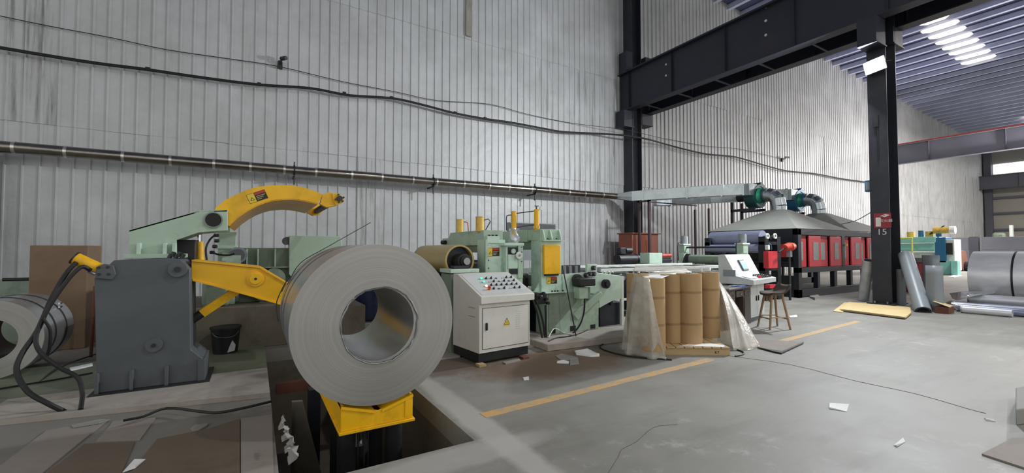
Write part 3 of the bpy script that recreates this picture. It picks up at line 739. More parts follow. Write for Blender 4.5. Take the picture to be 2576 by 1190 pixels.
# saddle: end plates, side plates, V plates
for yy in (YS, YS + 1.12):
    Prism([(a, yy, b) for a, b in prof], (0, 0.02, 0)).build('end_plate', 'yellow', car, bevel=0.003)
Box(xs0, xs0 + 0.02, YS + 0.02, YS + 1.12, zb, zt).build('side_plate', 'yellow', car)
Box(xs1 - 0.02, xs1, YS + 0.02, YS + 1.12, zb, zt).build('side_plate', 'yellow', car)
Box(xs0 - 0.015, xs1 + 0.015, YS - 0.02, YS + 1.16, zb - 0.025, zb).build('base_plate', 'yellow', car, bevel=0.004)
xm = (xs0 + xs1) / 2
for s in (-1, 1):
    xo = xs0 if s < 0 else xs1; xi = xm + s * 0.03
    zi = zv + (zt - zv) * 0.03 / (xs1 - xm)
    Prism([(xi, YS - 0.015, zi), (xo, YS - 0.015, zt), (xo, YS - 0.015, zt - 0.022), (xi, YS - 0.015, zi - 0.022)], (0, 1.16, 0)).build('saddle_pad', 'yellow', car)
Box(xs1 - 0.07, xs1 - 0.02, YS - 0.012, YS, zb + 0.02, zt - 0.05).build('edge_rib', 'yellow', car)
zb -= 0.026
for xx, yy in ((xs0 + 0.08, YS + 0.2), (xs1 - 0.12, YS + 0.16), (xs0 + 0.12, YS + 0.85), (xs1 - 0.12, YS + 0.85)):
    Cyl((xx, yy, -0.95), (xx, yy, zb), 0.075, n=24).build('guide_post', 'black', car)
    Cyl((xx, yy, -0.98), (xx, yy, -0.8), 0.1, n=24).build('post_collar', 'green', car)
Cyl((xm - 0.06, YS + 0.5, -0.95), (xm - 0.06, YS + 0.5, zb - 0.3), 0.09, n=24).build('lift_cylinder', 'black', car)
Cyl((xm - 0.06, YS + 0.5, zb - 0.3), (xm - 0.06, YS + 0.5, zb), 0.035, n=20).build('piston_rod', 'chrome', car)
for dx in (-0.02, 0.02): Cyl((xm - 0.06 + dx, YS + 0.16, -0.8), (xm - 0.06 + dx * 0.8, YS + 0.16, zb), 0.008, n=10).build('guide_rod', 'chrome', car)
Cyl((xm - 0.12, YS + 0.2, -0.7), (xm - 0.12, YS + 0.2, zb), 0.006, n=8).build('guide_rod', 'chrome', car)
Box(xs0 - 0.06, xs1 + 0.06, YS + 0.02, YS + 1.05, -1.18, -0.97).build('carriage', 'pedestal', car, bevel=0.01)
for xx in (xs0 + 0.04, xs1 - 0.04):
    for yy in (YS + 0.2, YS + 0.85):
        Cyl((xx - 0.03, yy, -1.24), (xx + 0.03, yy, -1.24), 0.1, n=20).build('wheel', 'dark_metal', car)
# rails and old timbers in the pit
for k, xx in enumerate((xs0 + 0.04, xs1 - 0.04)):
    o = Box(xx - 0.035, xx + 0.035, PY0 + 0.05, PY1 - 0.05, PZ0, PZ0 + 0.02).build('track_rail', 'rust')
    tag(o, 'rusty rail on the pit floor, ' + ('left one' if k == 0 else 'right one'), 'rail', 'rails in the pit')
o = Prism([P(735, 1012, y=5.1) + Vector((0, 0, -1.0)), P(735, 1012, y=5.1), P(762, 1010, y=5.1), P(762, 1010, y=5.1) + Vector((0.25, -0.7, -1.1))], (0, 0.06, 0)).build('timber', 'pedestal')
tag(o, 'old leaning board inside the pit left of the coil car', 'board')
b = P(790, 1060, y=5.4); o = Box(b.x - 0.06, b.x + 0.06, 5.35, 5.5, PZ0, -0.03).build('pit_post', 'black_steel'); tag(o, 'black upright post in the pit behind the coil car', 'post')
b = P(745, 1060, y=5.9); o = Box(0.25, 1.5, 5.9, 6.0, -0.18, -0.06).build('pit_beam', 'rust'); tag(o, 'rusty cross beam just below the pit rim', 'beam')
for i in range(4):
    p = P(700 + 8 * i, 1070 + 26 * i, x=PX0)
    mb = MB().grid(lambda u, v: p + Vector((0.0 if v < .1 else 0.05 * random.random(), (u - .5) * 0.11, (v - .5) * 0.08 + 0.03 * random.random())), 5, 4)
    mb.build('torn_film', 'grey_paper', bpy.data.objects['wall_pit_left'])

# ================================================================== UNCOILER HEAD (grey block) AND ARMS
YB = 6.1
blk = thing('uncoiler_block', 'dark grey steel uncoiler block standing left of the coil', 'machine', (-1.0, 6.4, 0.05))
poly = PY([(243, 1001), (237, 700), (286, 655), (425, 650), (455, 652), (478, 678), (480, 880), (510, 902), (502, 971)], YB)
for p in poly[:1] + poly[-1:]: p.z = 0.05
Prism(poly, (0, 0.55, 0)).build('body', 'grey_block', blk, bevel=0.008)
bx0, bx1 = poly[0].x, poly[-1].x
for px in (247, 333, 420):
    p = P(px, 950, y=YB); Box(p.x - 0.015, p.x + 0.015, YB - 0.06, YB, 0.05, 0.27).build('gusset', 'grey_block', blk, bevel=0.004)
Box(bx1 - 0.02, bx1 + 0.05, YB - 0.03, YB + 0.5, 0.05, 0.3).build('foot', 'grey_block', blk, bevel=0.006)
Box(bx0 - 0.05, bx1 + 0.1, YB - 0.1, YB + 0.6, 0.0501, 0.062).build('sole_plate', 'dark_metal', blk)
c = P(388, 867, y=YB); Cyl(c, c + Vector((0, -0.04, 0)), 0.075, n=24).build('boss', 'grey_block', blk); Cyl(c + Vector((0, -.04, 0)), c + Vector((0, -0.06, 0)), 0.02, n=12).build('boss_pin', 'dark_metal', blk)
c = P(449, 677, y=YB); Cyl(c + Vector((0, 0.1, 0)), c + Vector((0, -0.07, 0)), 0.085, n=28).build('pivot_hub', 'grey_block', blk); Cyl(c + Vector((0, -0.07, 0)), c + Vector((0, -0.1, 0)), 0.03, n=14).build('pivot_pin', 'dark_metal', blk)
for i in range(5):
    p = P(425 + 8 * i, 650 - (i % 2) * 5, y=YB + 0.08); Cyl(p, p + Vector((0.02, 0, 0.05)), 0.022, n=8).build('grease_fitting', 'dark_metal', blk)
# hydraulic cylinder on top left
ca = P(190, 650, y=YB + 0.15); cb_ = P(285, 693, y=YB + 0.15)
Cyl(ca, ca.lerp(cb_, 0.8), 0.062, n=24).build('tilt_cylinder', 'yellow', blk)
Cyl(ca.lerp(cb_, 0.78), cb_, 0.03, n=16).build('cylinder_rod', 'chrome', blk)
Cyl(ca - (cb_ - ca) * 0.04, ca, 0.068, n=24).build('cylinder_cap', 'dark_metal', blk)
m0 = P(266, 686, y=YB - 0.01)
Prism(PY([(240, 700), (241, 672), (262, 664), (285, 668), (291, 690), (282, 704)], YB - 0.03), (0, 0.05, 0)).build('cylinder_clevis', 'grey_block', blk, bevel=0.005)
for a, b in ((248, 673), (271, 672), (249, 690), (273, 690)): bolt(blk, P(a, b, y=YB - 0.03), (0, -1, 0), 0.014, 0.01)
Tube([P(222, 682, y=YB + .05), P(240, 690, y=YB + .05)], 0.018, smooth=1).build('hose_union', 'steel', blk)
# hoses
h1 = thing('hydraulic_hose', 'longer black hydraulic hose looping out to the left edge', 'hose', P(150, 1035, z=0))
hp = [(192, 660, 6.2), (165, 690, 6.15), (130, 750, 6.05), (95, 830, 5.95), (55, 890, 5.85), (42, 935, 5.75), (70, 985, 5.65), (120, 1015, 5.6)]
Tube([P(a, b, y=c) for a, b, c in hp] + [P(165, 1037, z=0.03)], 0.022, 8, 5).build('hose', 'rubber', h1)
h2 = thing('hydraulic_hose', 'shorter black hydraulic hose dropping beside the grey block', 'hose', P(205, 1030, z=0))
hp = [(228, 680, 6.1), (205, 672, 6.05), (170, 705, 6.0), (125, 770, 5.95), (92, 840, 5.9), (100, 885, 5.85), (150, 925, 5.8), (195, 950, 5.75), (207, 990, 5.7)]
Tube([P(a, b, y=c) for a, b, c in hp] + [P(203, 1030, z=0.055)], 0.02, 8, 5).build('hose', 'rubber', h2)
h3 = Tube([P(108, 800, y=5.9), P(126, 830, y=5.92), P(125, 870, y=5.95), P(118, 895, y=6.0)], 0.014, 8, 5)
h3.build('hose_loop', 'rubber', h2)
o = Tube([P(70, 985, z=.015), P(150, 925, z=.05), P(235, 893, z=0.05), P(300, 872, z=0.05)], 0.008, 6, 3).build('floor_cable', 'rubber'); tag(o, 'thin cable running across the floor behind the hoses', 'cable')
o = Tube([P(-40, 985, z=.05), P(60, 968, z=.05), P(140, 955, z=0.05), P(233, 938, z=0.05)], 0.01, 6, 3).build('floor_cable', 'rubber'); tag(o, 'dark cable along the green floor left of the grey block', 'cable')
o = Tube([P(310, 1058, z=.06), P(360, 1048, z=.06), P(420, 1027, z=.06), P(500, 1035, z=.06), P(550, 1038, z=0.06), P(620, 1025, z=.06), P(682, 1010, z=0.06)], 0.012, 6, 4).build('floor_cable', 'rubber'); tag(o, 'black cable lying along the plinth before the grey block', 'cable')
o = Prism(PZ([(175, 929), (232, 917), (233, 921), (178, 934)], 0.036), (0, 0, 0.02)).build('white_lath', 'white_paper'); tag(o, 'short white lath on the floor behind the hoses', 'lath')

# peeler arm
YA = 6.28
arm = thing('peeler_arm', 'yellow plated peeler arm reaching from the grey block to the coil', 'machine arm', (0.1, YA, 0.9))
outer = PY([(482, 653.5), (483, 657), (653, 674), (724, 716), (748, 730), (742, 772), (710, 765), (672, 754), (540, 717), (485, 703.5), (482, 700)], YA)
Prism(outer, (0, 0.03, 0)).build('side_plate', 'yellow', arm)
Prism([p + Vector((0, 0.42, 0)) for p in outer], (0, 0.03, 0)).build('side_plate', 'yellow', arm)
for i in (1, 2, 3):
    a, b = outer[i], outer[i + 1]; d = (b - a).normalized(); n = Vector((-d.z, 0, d.x))
    Prism([a - Vector((0, .03, 0)), b - Vector((0, .03, 0)), b - Vector((0, .03, 0)) + n * 0.015, a - Vector((0, .03, 0)) + n * 0.015], (0, 0.5, 0)).build('top_flange', 'yellow', arm)
for i in (5, 6, 7, 8):
    a, b = outer[i], outer[i + 1]; d = (b - a).normalized(); n = Vector((-d.z, 0, d.x))
    Prism([a - Vector((0, .02, 0)), b - Vector((0, .02, 0)), b - Vector((0, .02, 0)) + n * 0.014, a - Vector((0, .02, 0)) + n * 0.014], (0, 0.48, 0)).build('bottom_flange', 'yellow', arm)
c = P(643, 701, y=YA)
Cyl(c, c + Vector((0, -0.03, 0)), 0.095, n=32).build('hub', 'yellow', arm); Cyl(c + Vector((0, -.03, 0)), c + Vector((0, -0.055, 0)), 0.065, n=32).build('hub_cap', 'yellow', arm)
Cyl(c + Vector((0, -.055, 0)), c + Vector((0, -0.06, 0)), 0.016, n=10).build('hub_hole', 'black', arm)
a, b = P(508, 788, y=YA + 0.15), P(580, 740, y=YA + 0.15)
Cyl(a, b + (b - a) * 0.35, 0.068, n=4).build('strut', 'yellow', arm)
Cyl(a - (b - a) * 0.35, a, 0.05, n=16).build('strut_rod', 'motor', arm)

# snubber / hold-down: green bracket, curved yellow arm
YG = 6.45
sn = thing('snubber', 'green bracket carrying a curved yellow hold-down arm over the coil line', 'machine', (-0.9, YG + 0.8, 1.45))
br = PY([(325, 640), (324, 579), (472, 538), (504, 529), (572, 528), (573, 580), (550, 581), (499, 585), (443, 604), (444, 640)], YG)
Prism(br, (0, 0.06, 0)).build('bracket_plate', 'green', sn, bevel=0.004)
Prism([p + Vector((0, 0.5, 0)) for p in br], (0, 0.06, 0)).build('bracket_plate', 'green', sn)
zb_ = br[0].z
Box(br[0].x - 0.03, br[-1].x + 0.08, YG - 0.12, YG + 0.6, poly[3].z - 0.001, zb_ + 0.005).build('foot_plate', 'green', sn, bevel=0.004)
for i in (1, 2, 3):
    a, b_ = br[i], br[i + 1]
    Prism([a, b_, b_ - Vector((0, 0, 0.02)), a - Vector((0, 0, 0.02))], (0, 0.56, 0)).build('top_plate', 'green', sn)
for px in (352, 417, 440):
    p = P(px, 630, y=YG); Box(p.x - 0.018, p.x + 0.018, YG - 0.08, YG, zb_, zb_ + 0.13).build('gusset', 'green_frame', sn, bevel=0.004)
c = P(537, 553.5, y=YG)
MB().pipe(c + Vector((0, -0.025, 0)), c + Vector((0, 0.62, 0)), 0.098, 0.084, 36).build('pivot_tube', 'green_dark', sn)
Cyl(c + Vector((0, -0.015, 0)), c + Vector((0, 0.04, 0)), 0.0845, n=32).build('tube_end', 'rubber', sn)
YSN = YG + 0.1; DEP = 1.75
out = [(540, 541), (545, 524), (569, 504.5), (596, 491), (623, 479), (650, 472), (676, 469), (719, 468), (744, 470), (768, 475), (790, 482), (812, 491)]
inn = [(800, 512), (784, 508), (768, 504.5), (749, 501.5), (730, 500), (708, 501), (687, 503), (665, 509), (644, 517), (620, 530), (597, 546), (574, 567)]
ol = PY(out, YSN); il = PY(inn, YSN)
def band(name, pts, off_y, w, th, mat):
    mb = MB()
    n = len(pts); tot = []
    for i in range(n):
        d = (pts[min(i + 1, n - 1)] - pts[max(0, i - 1)]).normalized(); nn = Vector((-d.z, 0, d.x))
        tot.append((pts[i], pts[i] + nn * th))
    v = []
    for a, b in tot:
        v += [a + Vector((0, off_y, 0)), b + Vector((0, off_y, 0)), b + Vector((0, off_y + w, 0)), a + Vector((0, off_y + w, 0))]
    f = []
    for i in range(n - 1):
        for k in range(4): f.append((i * 4 + k, i * 4 + (k + 1) % 4, (i + 1) * 4 + (k + 1) % 4, (i + 1) * 4 + k))
    f += [(0, 3, 2, 1), ((n - 1) * 4, (n - 1) * 4 + 1, (n - 1) * 4 + 2, (n - 1) * 4 + 3)]
    return mb.add(v, f).build(name, mat, sn)
Prism(ol + il, (0, 0.025, 0)).build('arm_side', 'yellow', sn)
Prism([p + Vector((0, DEP, 0)) for p in ol + il], (0, 0.025, 0)).build('arm_side', 'yellow', sn)
band('arm_top_skin', ol, 0.0, DEP, 0.012, 'yellow')
band('arm_under_skin', il, 0.01, DEP, 0.012, 'yellow')
tip = PY([(805, 513), (812, 490), (828, 483), (851, 492), (858, 503), (845, 518), (822, 522)], YSN - 0.02)
Prism(tip, (0, 0.1, 0)).build('tip_bracket', 'yellow', sn, bevel=0.004)
Prism([p + Vector((0, DEP - 0.05, 0)) for p in tip], (0, 0.1, 0)).build('tip_bracket', 'yellow', sn, bevel=0.004)
Prism(PY([(836, 486), (852, 487), (866, 497), (863, 510), (846, 517), (838, 505)], YSN - .05), (0, .04, 0)).build('tip_plate', 'yellow', sn, bevel=0.004)
c = P(853, 500, y=YSN - .04); Cyl(c + Vector((0, -0.06, 0)), c + Vector((0, 0.12, 0)), 0.038, n=12).build('roller_pin', 'dark_metal', sn)
Cyl(P(834, 508, y=YSN) + Vector((0, 0.1, 0)), P(834, 508, y=YSN) + Vector((0, DEP - 0.05, 0)), 0.05, n=20).build('hold_down_roller', 'motor', sn)
for i in range(5):
    a = random.uniform(0, 6.28); Cyl(c + Vector((0.055 * math.cos(a), -0.03, 0.055 * math.sin(a))), c + Vector((0.055 * math.cos(a), -0.06, 0.055 * math.sin(a))), 0.014, n=6).build('bolt', 'dark_metal', sn)
d0, d1, d2 = P(629.5, 513, y=YSN - .001), P(675, 498, y=YSN - .001), P(619, 491, y=YSN - .001)
decal(sn, d0, d1 - d0, d2 - d0, sn.location)
# lift cylinder and box under the bracket
cy0, cy1 = P(503, 662, y=7.0), P(501, 608, y=7.0)
Cyl(cy0, cy1, 0.05, n=20).build('lift_cylinder', 'yellow', sn); Cyl(cy1, P(500, 583, y=7.0), 0.02, n=14).build('piston_rod', 'chrome', sn)
Cyl(P(500, 583, y=7.0), P(499.5, 577, y=7.0), 0.035, n=12).build('rod_eye', 'dark_metal', sn)
Tube([P(486, 632, y=6.98), P(490, 624, y=6.98), P(497, 623, y=6.98)], 0.009).build('oil_pipe', 'white_rail', sn)
a, b = P(444, 603, y=6.75), P(492, 650, y=6.75)
Box(a.x, b.x, 6.72, 7.2, 1.2, a.z).build('counterweight', 'black', sn, bevel=0.01)

# rear uncoiler: concrete pedestal, green housing, gearbox, mandrel shield
ped = struct(Box(-1.75, 0.9, 7.97, 10.2, 0, 0.66).build('wall_pedestal', 'pedestal', bevel=0.01))
struct(Box(0.9, 1.72, 7.97, 10.2, 0, 0.56).build('wall_pedestal_step', 'pedestal', bevel=0.01))
un = thing('rear_uncoiler', 'green gearbox and housing on the concrete pedestal behind the arm', 'machine', (-0.3, 8.8, 0.66))
def pbox(name, x0, y0p, x1, y1p, Y, dep, mat, par, bevel=0.006, z0=None):
    a = P(x0, y0p, y=Y); b = P(x1, y1p, y=Y)
    return Box(min(a.x, b.x), max(a.x, b.x), Y, Y + dep, min(a.z, b.z) if z0 is None else z0, max(a.z, b.z)).build(name, mat, par, bevel=bevel)
pbox('post', 545, 770, 594, 584, 8.4, 0.35, 'green', un, 0.006, 0.661)
pbox('post_plate', 541, 626, 597, 618, 8.38, 0.4, 'green_frame', un)
c = P(560, 660, y=8.3); Cyl(c, c + Vector((0.25, 0, 0)), 0.19, n=24).build('gear_housing', 'green', un)
pbox('housing_beam', 600, 770, 740, 624, 8.6, 0.9, 'green_dark', un, 0.006, 0.661)
pbox('housing_rib', 646, 672, 651, 626, 8.5, 0.1, 'green', un); pbox('housing_rib', 618, 672, 623, 626, 8.5, 0.1, 'green', un); pbox('housing_rib', 690, 672, 695, 626, 8.5, 0.1, 'green', un)
pbox('housing_ledge', 598, 676, 742, 670, 8.46, 0.2, 'green_dark', un)
pbox('gearbox', 506, 775, 578, 705, 8.1, 0.5, 'green_dark', un, 0.06, 0.661)
c = P(598, 642, y=8.2); Cyl(c + Vector((0, -.02, 0)), c + Vector((0.0, 0.3, 0)), 0.13, n=28).build('motor_drum', 'grey_sheet', un)
Cyl(c + Vector((0, -.05, 0)), c + Vector((0.0, -0.02, 0)), 0.1, n=28).build('motor_cap', 'grey_sheet_inner', un)
pbox('motor_base', 583, 690, 616, 655, 8.2, 0.4, 'black', un)
pbox('pump_block', 545, 712, 572, 656, 8.05, 0.25, 'green_dark', un, 0.02)
Tube([P(520, 655, y=8.1), P(518, 625, y=8.1), P(528, 603, y=8.15), P(540, 592, y=8.2)], 0.014).build('oil_hose', 'rubber', un)
Tube([P(530, 632, y=8.1), P(548, 640, y=8.1), P(575, 642, y=8.1), P(590, 638, y=8.1)], 0.014).build('oil_hose', 'rubber', un)
for a, b in ((540, 592), (541, 606), (536, 620), (529, 635)): 
    p = P(a, b, y=8.3); Cyl(p, p + Vector((0.05, -.02, 0)), 0.028, n=10).build('fitting', 'dark_metal', un)
for px, py in ((630, 716), (663, 730), (690, 700)): 
    c = P(px, py, y=8.4); Cyl(c, c + Vector((0, 0.4, 0)), 0.17, n=28).build('drive_drum', 'green_dark', un)
sh = PY([(727, 690), (728, 593), (858, 594), (862, 640), (858, 740), (770, 740)], 8.45)
Prism(sh, (0, 0.35, 0)).build('shield', 'green', un, bevel=0.006)
c = P(722, 606, y=8.5); Cyl(c, c + Vector((0, .2, 0)), 0.07, n=16).build('lubricator', 'grey_sheet_inner', un)
Box(sh[0].x + 0.1, sh[0].x + 0.9, 8.5, 9.0, 0.661, 1.2).build('shield_base', 'green_dark', un)
# bucket
bp = P(565, 893, z=0.036)
bk = thing('bucket', 'black bucket with a whitish smear before the pedestal', 'bucket', (bp.x, bp.y + 0.2, 0.036))
Cyl((bp.x, bp.y + .2, 0.037), (bp.x, bp.y + .2, 0.41), 0.155, 0.19, 28).build('pail', 'black', bk)
MB().pipe((bp.x, bp.y + .2, 0.39), (bp.x, bp.y + .2, 0.415), 0.2, 0.185, 28).build('rim', 'rubber', bk)
Tube([(bp.x - .19, bp.y + .2, 0.39), (bp.x - .1, bp.y + .02, 0.3), (bp.x + .1, bp.y + .02, 0.29), (bp.x + .19, bp.y + .2, 0.39)], 0.006).build('handle', 'steel', bk)
Prism([(bp.x + .03 + a, bp.y + 0.022 + 0.0 * b, .06 + b) for a, b in ((0, 0), (.09, .02), (.1, .1), (.06, .17), (.03, .1))], (0, 0.03, 0)).build('paint_smear', 'paint_white', bk)
# blue drum and crate seen through the coil bore
dr = thing('oil_drum', 'dark blue drum seen through the bore of the coil', 'drum', (1.12, 7.5, -0.0))
dp = P(934, 782, y=9.6)
dr.location = (dp.x, 9.9, 0.02)
Cyl((dp.x, 9.9, 0.021), (dp.x, 9.9, 0.95), 0.29, n=32).build('shell', 'blue_drum', dr)
for z in (0.33, 0.63): MB().pipe((dp.x, 9.9, z - .012), (dp.x, 9.9, z + .012), 0.3, 0.285, 32).build('hoop', 'blue_drum', dr)
MB().pipe((dp.x, 9.9, 0.94), (dp.x, 9.9, 0.965), 0.3, 0.27, 32).build('rim', 'blue_drum', dr)
o = Box(dp.x - 0.25, dp.x + 0.2, 10.8, 11.1, 0, 1.45).build('white_carton', 'white_paper', bevel=0.01); tag(o, 'white carton behind the dark blue drum', 'carton')

# left coil, carton
lc = thing('steel_coil', 'smaller strapped steel coil at the left edge behind the hoses', 'coil', (-2.6, 8.0, 0.035))
cx, cz, rr = -2.62, 0.5, 0.46
coil_parts(lc, (cx, 7.4, cz), (cx, 8.4, cz), rr, 0.24, 'coil_face', 'strip_steel', 72, 'dark_metal')  # dark inner wrap puts the shade of the bore into its colour
for yy in (7.75, 8.12):
    MB().pipe((cx, yy - .016, cz), (cx, yy + .016, cz), rr + 0.006, rr + 0.001, 72).build('steel_strap', 'dark_metal', lc)
for dz in (0.33, 0.28): Box(cx + rr * 0.72 + .05, cx + rr * .72 + .07, 8.08, 8.16, cz + dz - .01, cz + dz + .012).build('strap_seal', 'chrome', lc)
a = P(75, 617, y=9.3); b = P(222, 617, y=9.3)
ct = thing('carton', 'tall brown cardboard carton behind the small coil', 'carton', ((a.x + b.x) / 2, 9.6, 0))
Box(a.x, b.x, 9.3, 10.0, 0.001, a.z).build('body', 'carton', ct, bevel=0.01)
Box((a.x + b.x) / 2 - .003, (a.x + b.x) / 2 + .003, 9.297, 10.003, a.z - 0.002, a.z + 0.003).build('flap_seam', 'kraft_tape', ct)
o = Box(-3.9, -2.3, 10.6, 10.7, 0, 1.05).build('low_panel', 'green_dark'); tag(o, 'low dark green panel behind the cardboard carton', 'panel')
o = Cyl((a.x - .3, 9.4, P(76, 702, y=9.4).z), (a.x, 9.4, P(76, 702, y=9.4).z), 0.025, n=10).build('carry_bar', 'black', ct)
for k in range(2):
    p = P(232, 780, y=8.5 + 0.3 * k); o = Cyl((p.x, p.y, 0.001 if k else 0.001), (p.x + 0.02, p.y, 1.0), 0.02, n=8).build('thin_post', 'rust'); tag(o, ['rusty thin post', 'second rusty thin post further back'][k] + ' between the carton and the grey block', 'post')

# ================================================================== MIDDLE: BRIDLE ROLL, FEEDER, SHEAR, ROLLER BED
ROLLY = 6.3; RC = P(1157, 655, y=ROLLY)
rs = thing('bridle_roll_stand', 'brass toned deflector roll on a pale green stand behind the coil', 'machine', (RC.x, 7.0, 0.02))
RR = 0.25
MB().pipe((RC.x, ROLLY, RC.z), (RC.x, ROLLY + 1.6, RC.z), RR, RR - 0.03, 56).build('roll_shell', 'brass', rs)
Cyl((RC.x, ROLLY + 0.09, RC.z), (RC.x, ROLLY + 1.5, RC.z), RR - 0.03, n=40).build('roll_web', 'black', rs)
for k in range(3):
    a = math.radians(40 + 120 * k); p = Vector((RC.x + .12 * math.cos(a), ROLLY + 0.085, RC.z + .12 * math.sin(a)))
    Cyl(p, p + Vector((0, 0.006, 0)), 0.045, n=20).build('web_hole', 'rubber', rs)
Cyl((RC.x + .01, ROLLY - 0.16, RC.z - 0.01), (RC.x + .01, ROLLY + 0.1, RC.z - 0.01), 0.115, n=32).build('bearing', 'motor', rs)
Cyl((RC.x + .01, ROLLY - 0.2, RC.z - 0.01), (RC.x + .01, ROLLY - 0.16, RC.z - 0.01), 0.085, n=28).build('bearing_cap', 'black', rs)
Cyl((RC.x + .01, ROLLY - 0.25, RC.z - 0.01), (RC.x + .01, ROLLY - 0.2, RC.z - 0.01), 0.055, n=24).build('shaft', 'steel', rs)
pbox('stand', 1139, 890, 1200, 690, 6.02, 0.35, 'green', rs, 0.006, 0.02)
pbox('stand_cap', 1134, 688, 1206, 676, 5.98, 0.45, 'green_frame', rs)
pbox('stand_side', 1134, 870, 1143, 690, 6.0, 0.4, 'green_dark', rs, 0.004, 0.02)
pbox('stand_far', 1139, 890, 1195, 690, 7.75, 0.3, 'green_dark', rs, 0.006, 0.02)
pbox('bearing_block', 1142, 690, 1180, 668, 6.05, 0.14, 'motor', rs)
pbox('foot_notch', 1152, 876, 1164, 862, 6.0, 0.03, 'black', rs, 0)
c = P(1156, 705, y=6.02); Prism(PY([(1150, 696), (1160, 697), (1162, 712), (1152, 718), (1148, 712)], 5.99), (0, .04, 0)).build('lug', 'green', rs)
stl = thing('strip_tail', 'dark wedge of steel strip hanging below the brass toned roll', 'strip', (RC.x - .2, 6.4, 0.5))
q = PY([(1102, 680), (1118, 692), (1163, 748), (1130, 744), (1112, 720)], 6.42)
Prism(q, (0, 1.1, 0)).build('sheet', 'dark_metal', stl)

fd = thing('feeder_stand', 'pale green feeder housing with two old yellow cylinders on top', 'machine', P(1250, 860, y=6.3))
fd.location.z = 0.02
YF = 6.15
pbox('front_plate', 1221, 870, 1271, 603, YF, 0.3, 'green_frame', fd, 0.006, 0.02)
pbox('front_rib', 1221, 870, 1228, 603, YF - 0.04, 0.05, 'green', fd, 0.004, 0.02)
pbox('cap_block', 1226, 612, 1257, 594, YF - 0.02, 0.3, 'green_frame', fd)
for px in (1231, 1240, 1249):
    p = P(px, 597, y=YF + 0.03); Cyl(p, p + Vector((0, 0, 0.04)), 0.022, n=8).build('bolt', 'black', fd)
for a, b in ((1226, 617), (1261, 617), (1228, 655), (1228, 675)): bolt(fd, P(a, b, y=YF), (0, -1, 0), 0.013, 0.012, 'black')
xb = P(1224, 600, y=YF).x; zt2 = P(1224, 578, y=YF).z; zb2 = P(1224, 617, y=YF).z
mb = MB(); mb.prism([(xb, 6.25, zb2), (xb, 6.25, zt2), (xb, 7.65, zt2), (xb, 7.72, zt2 - .1), (xb, 8.05, zt2 - .1), (xb, 8.05, zb2)], (0.36, 0, 0))
mb.build('cross_beam', 'green', fd, bevel=0.006)
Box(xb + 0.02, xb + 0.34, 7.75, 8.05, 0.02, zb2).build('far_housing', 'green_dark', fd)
Box(xb + 0.03, xb + 0.33, 6.45, 7.75, zb2 - 0.12, zb2 - 0.001).build('upper_roll_chock', 'green_dark', fd)
Cyl((xb + .18, 6.45, 1.28), (xb + .18, 7.75, 1.28), 0.09, n=24).build('pinch_roll', 'steel', fd)
Cyl((xb + .18, 6.45, 1.08), (xb + .18, 7.75, 1.08), 0.09, n=24).build('pinch_roll', 'steel', fd)
for px, yt, Y, r in ((1207, 547, 6.42, 0.068), (1157, 553, 7.6, 0.068)):
    p = P(px, yt, y=Y); Cyl((p.x, p.y, zt2 - 0.1 if Y > 7 else zt2 - .02), p, r, n=28).build('press_cylinder', 'yellow_old', fd); Cyl(p, p + Vector((0, 0, 0.012)), r + .006, n=28).build('cylinder_cap', 'yellow_old', fd)
    if Y < 7: Tube([p + Vector((0.05, 0, -0.05)), p + Vector((0.16, 0, -0.02)), p + Vector((0.2, 0, -.06)), p + Vector((0.09, 0, -.24))], 0.009, 8, 1).build('oil_pipe', 'plum_steel', fd)
    else: Tube([p + Vector((0.05, 0, -0.04)), p + Vector((0.14, 0, -0.04)), p + Vector((0.17, 0, -.09)), p + Vector((0.18, 0, -.24))], 0.009, 8, 2).build('oil_pipe', 'red_orange', fd)
p = P(1112, 610, y=7.9); Cyl(p, p + Vector((0.03, -.1, 0)), 0.04, n=12).build('grease_pot', 'black', fd)
d0, d1, d2 = P(1227, 645, y=YF - .002), P(1256, 644, y=YF - .002), P(1227, 624, y=YF - .002)
decal(fd, d0, d1 - d0, d2 - d0, fd.location)
# gear housing right of it
gh = thing('gear_housing', 'pale green gear housing with a white handwheel beside the feeder', 'machine', P(1295, 860, y=6.3)); gh.location.z = 0.02
YH = 6.02
pbox('housing', 1273, 870, 1315, 616, YH + 0.02, 0.45, 'green_frame', gh, 0.006, 0.02)
pbox('housing_cap', 1269, 618, 1319, 611, YH - 0.03, 0.55, 'green_frame', gh)
pbox('gear_window', 1279, 648, 1304, 622, YH, 0.03, 'black', gh, 0)
pbox('side_rail', 1304, 700, 1316, 614, YH - 0.02, 0.06, 'green', gh)
pbox('slot', 1282, 690, 1303, 677, YH, 0.03, 'black', gh, 0)
pbox('inner_block', 1279, 676, 1303, 640, YH - 0.01, 0.04, 'green_frame', gh)
c = P(1303, 642, y=YH - 0.02)
Cyl(c + Vector((0, -0.05, 0)), c + Vector((0, -0.02, 0)), 0.058, n=32).build('handwheel', 'white_rail', gh); Cyl(c + Vector((0, -0.075, 0)), c + Vector((0, -0.05, 0)), 0.018, n=16).build('wheel_hub', 'steel', gh)
c = P(1290, 632, y=YH - .01); Cyl(c, c + Vector((0, -.03, 0)), 0.04, n=20).build('idler_gear', 'green', gh)
for py in (622, 634, 646, 658): bolt(gh, P(1312, py, y=YH - .02), (0, -1, 0), 0.009, 0.01, 'black')
p0, p1 = P(1293, 612, y=6.2), P(1293, 574, y=6.2)
mb = MB()
def lump(u, v):
    a = u * 2 * math.pi; r = 0.065 + 0.02 * math.sin(a * 3 + v * 9) + 0.014 * random.random() + 0.015 * math.sin(v * 7)
    return Vector((p0.x + r * math.cos(a), 6.2 + r * math.sin(a), p0.z + (p1.z - p0.z) * v))
mb.grid(lump, 22, 10).build('film_wrapped_base', 'plastic_cover', gh)
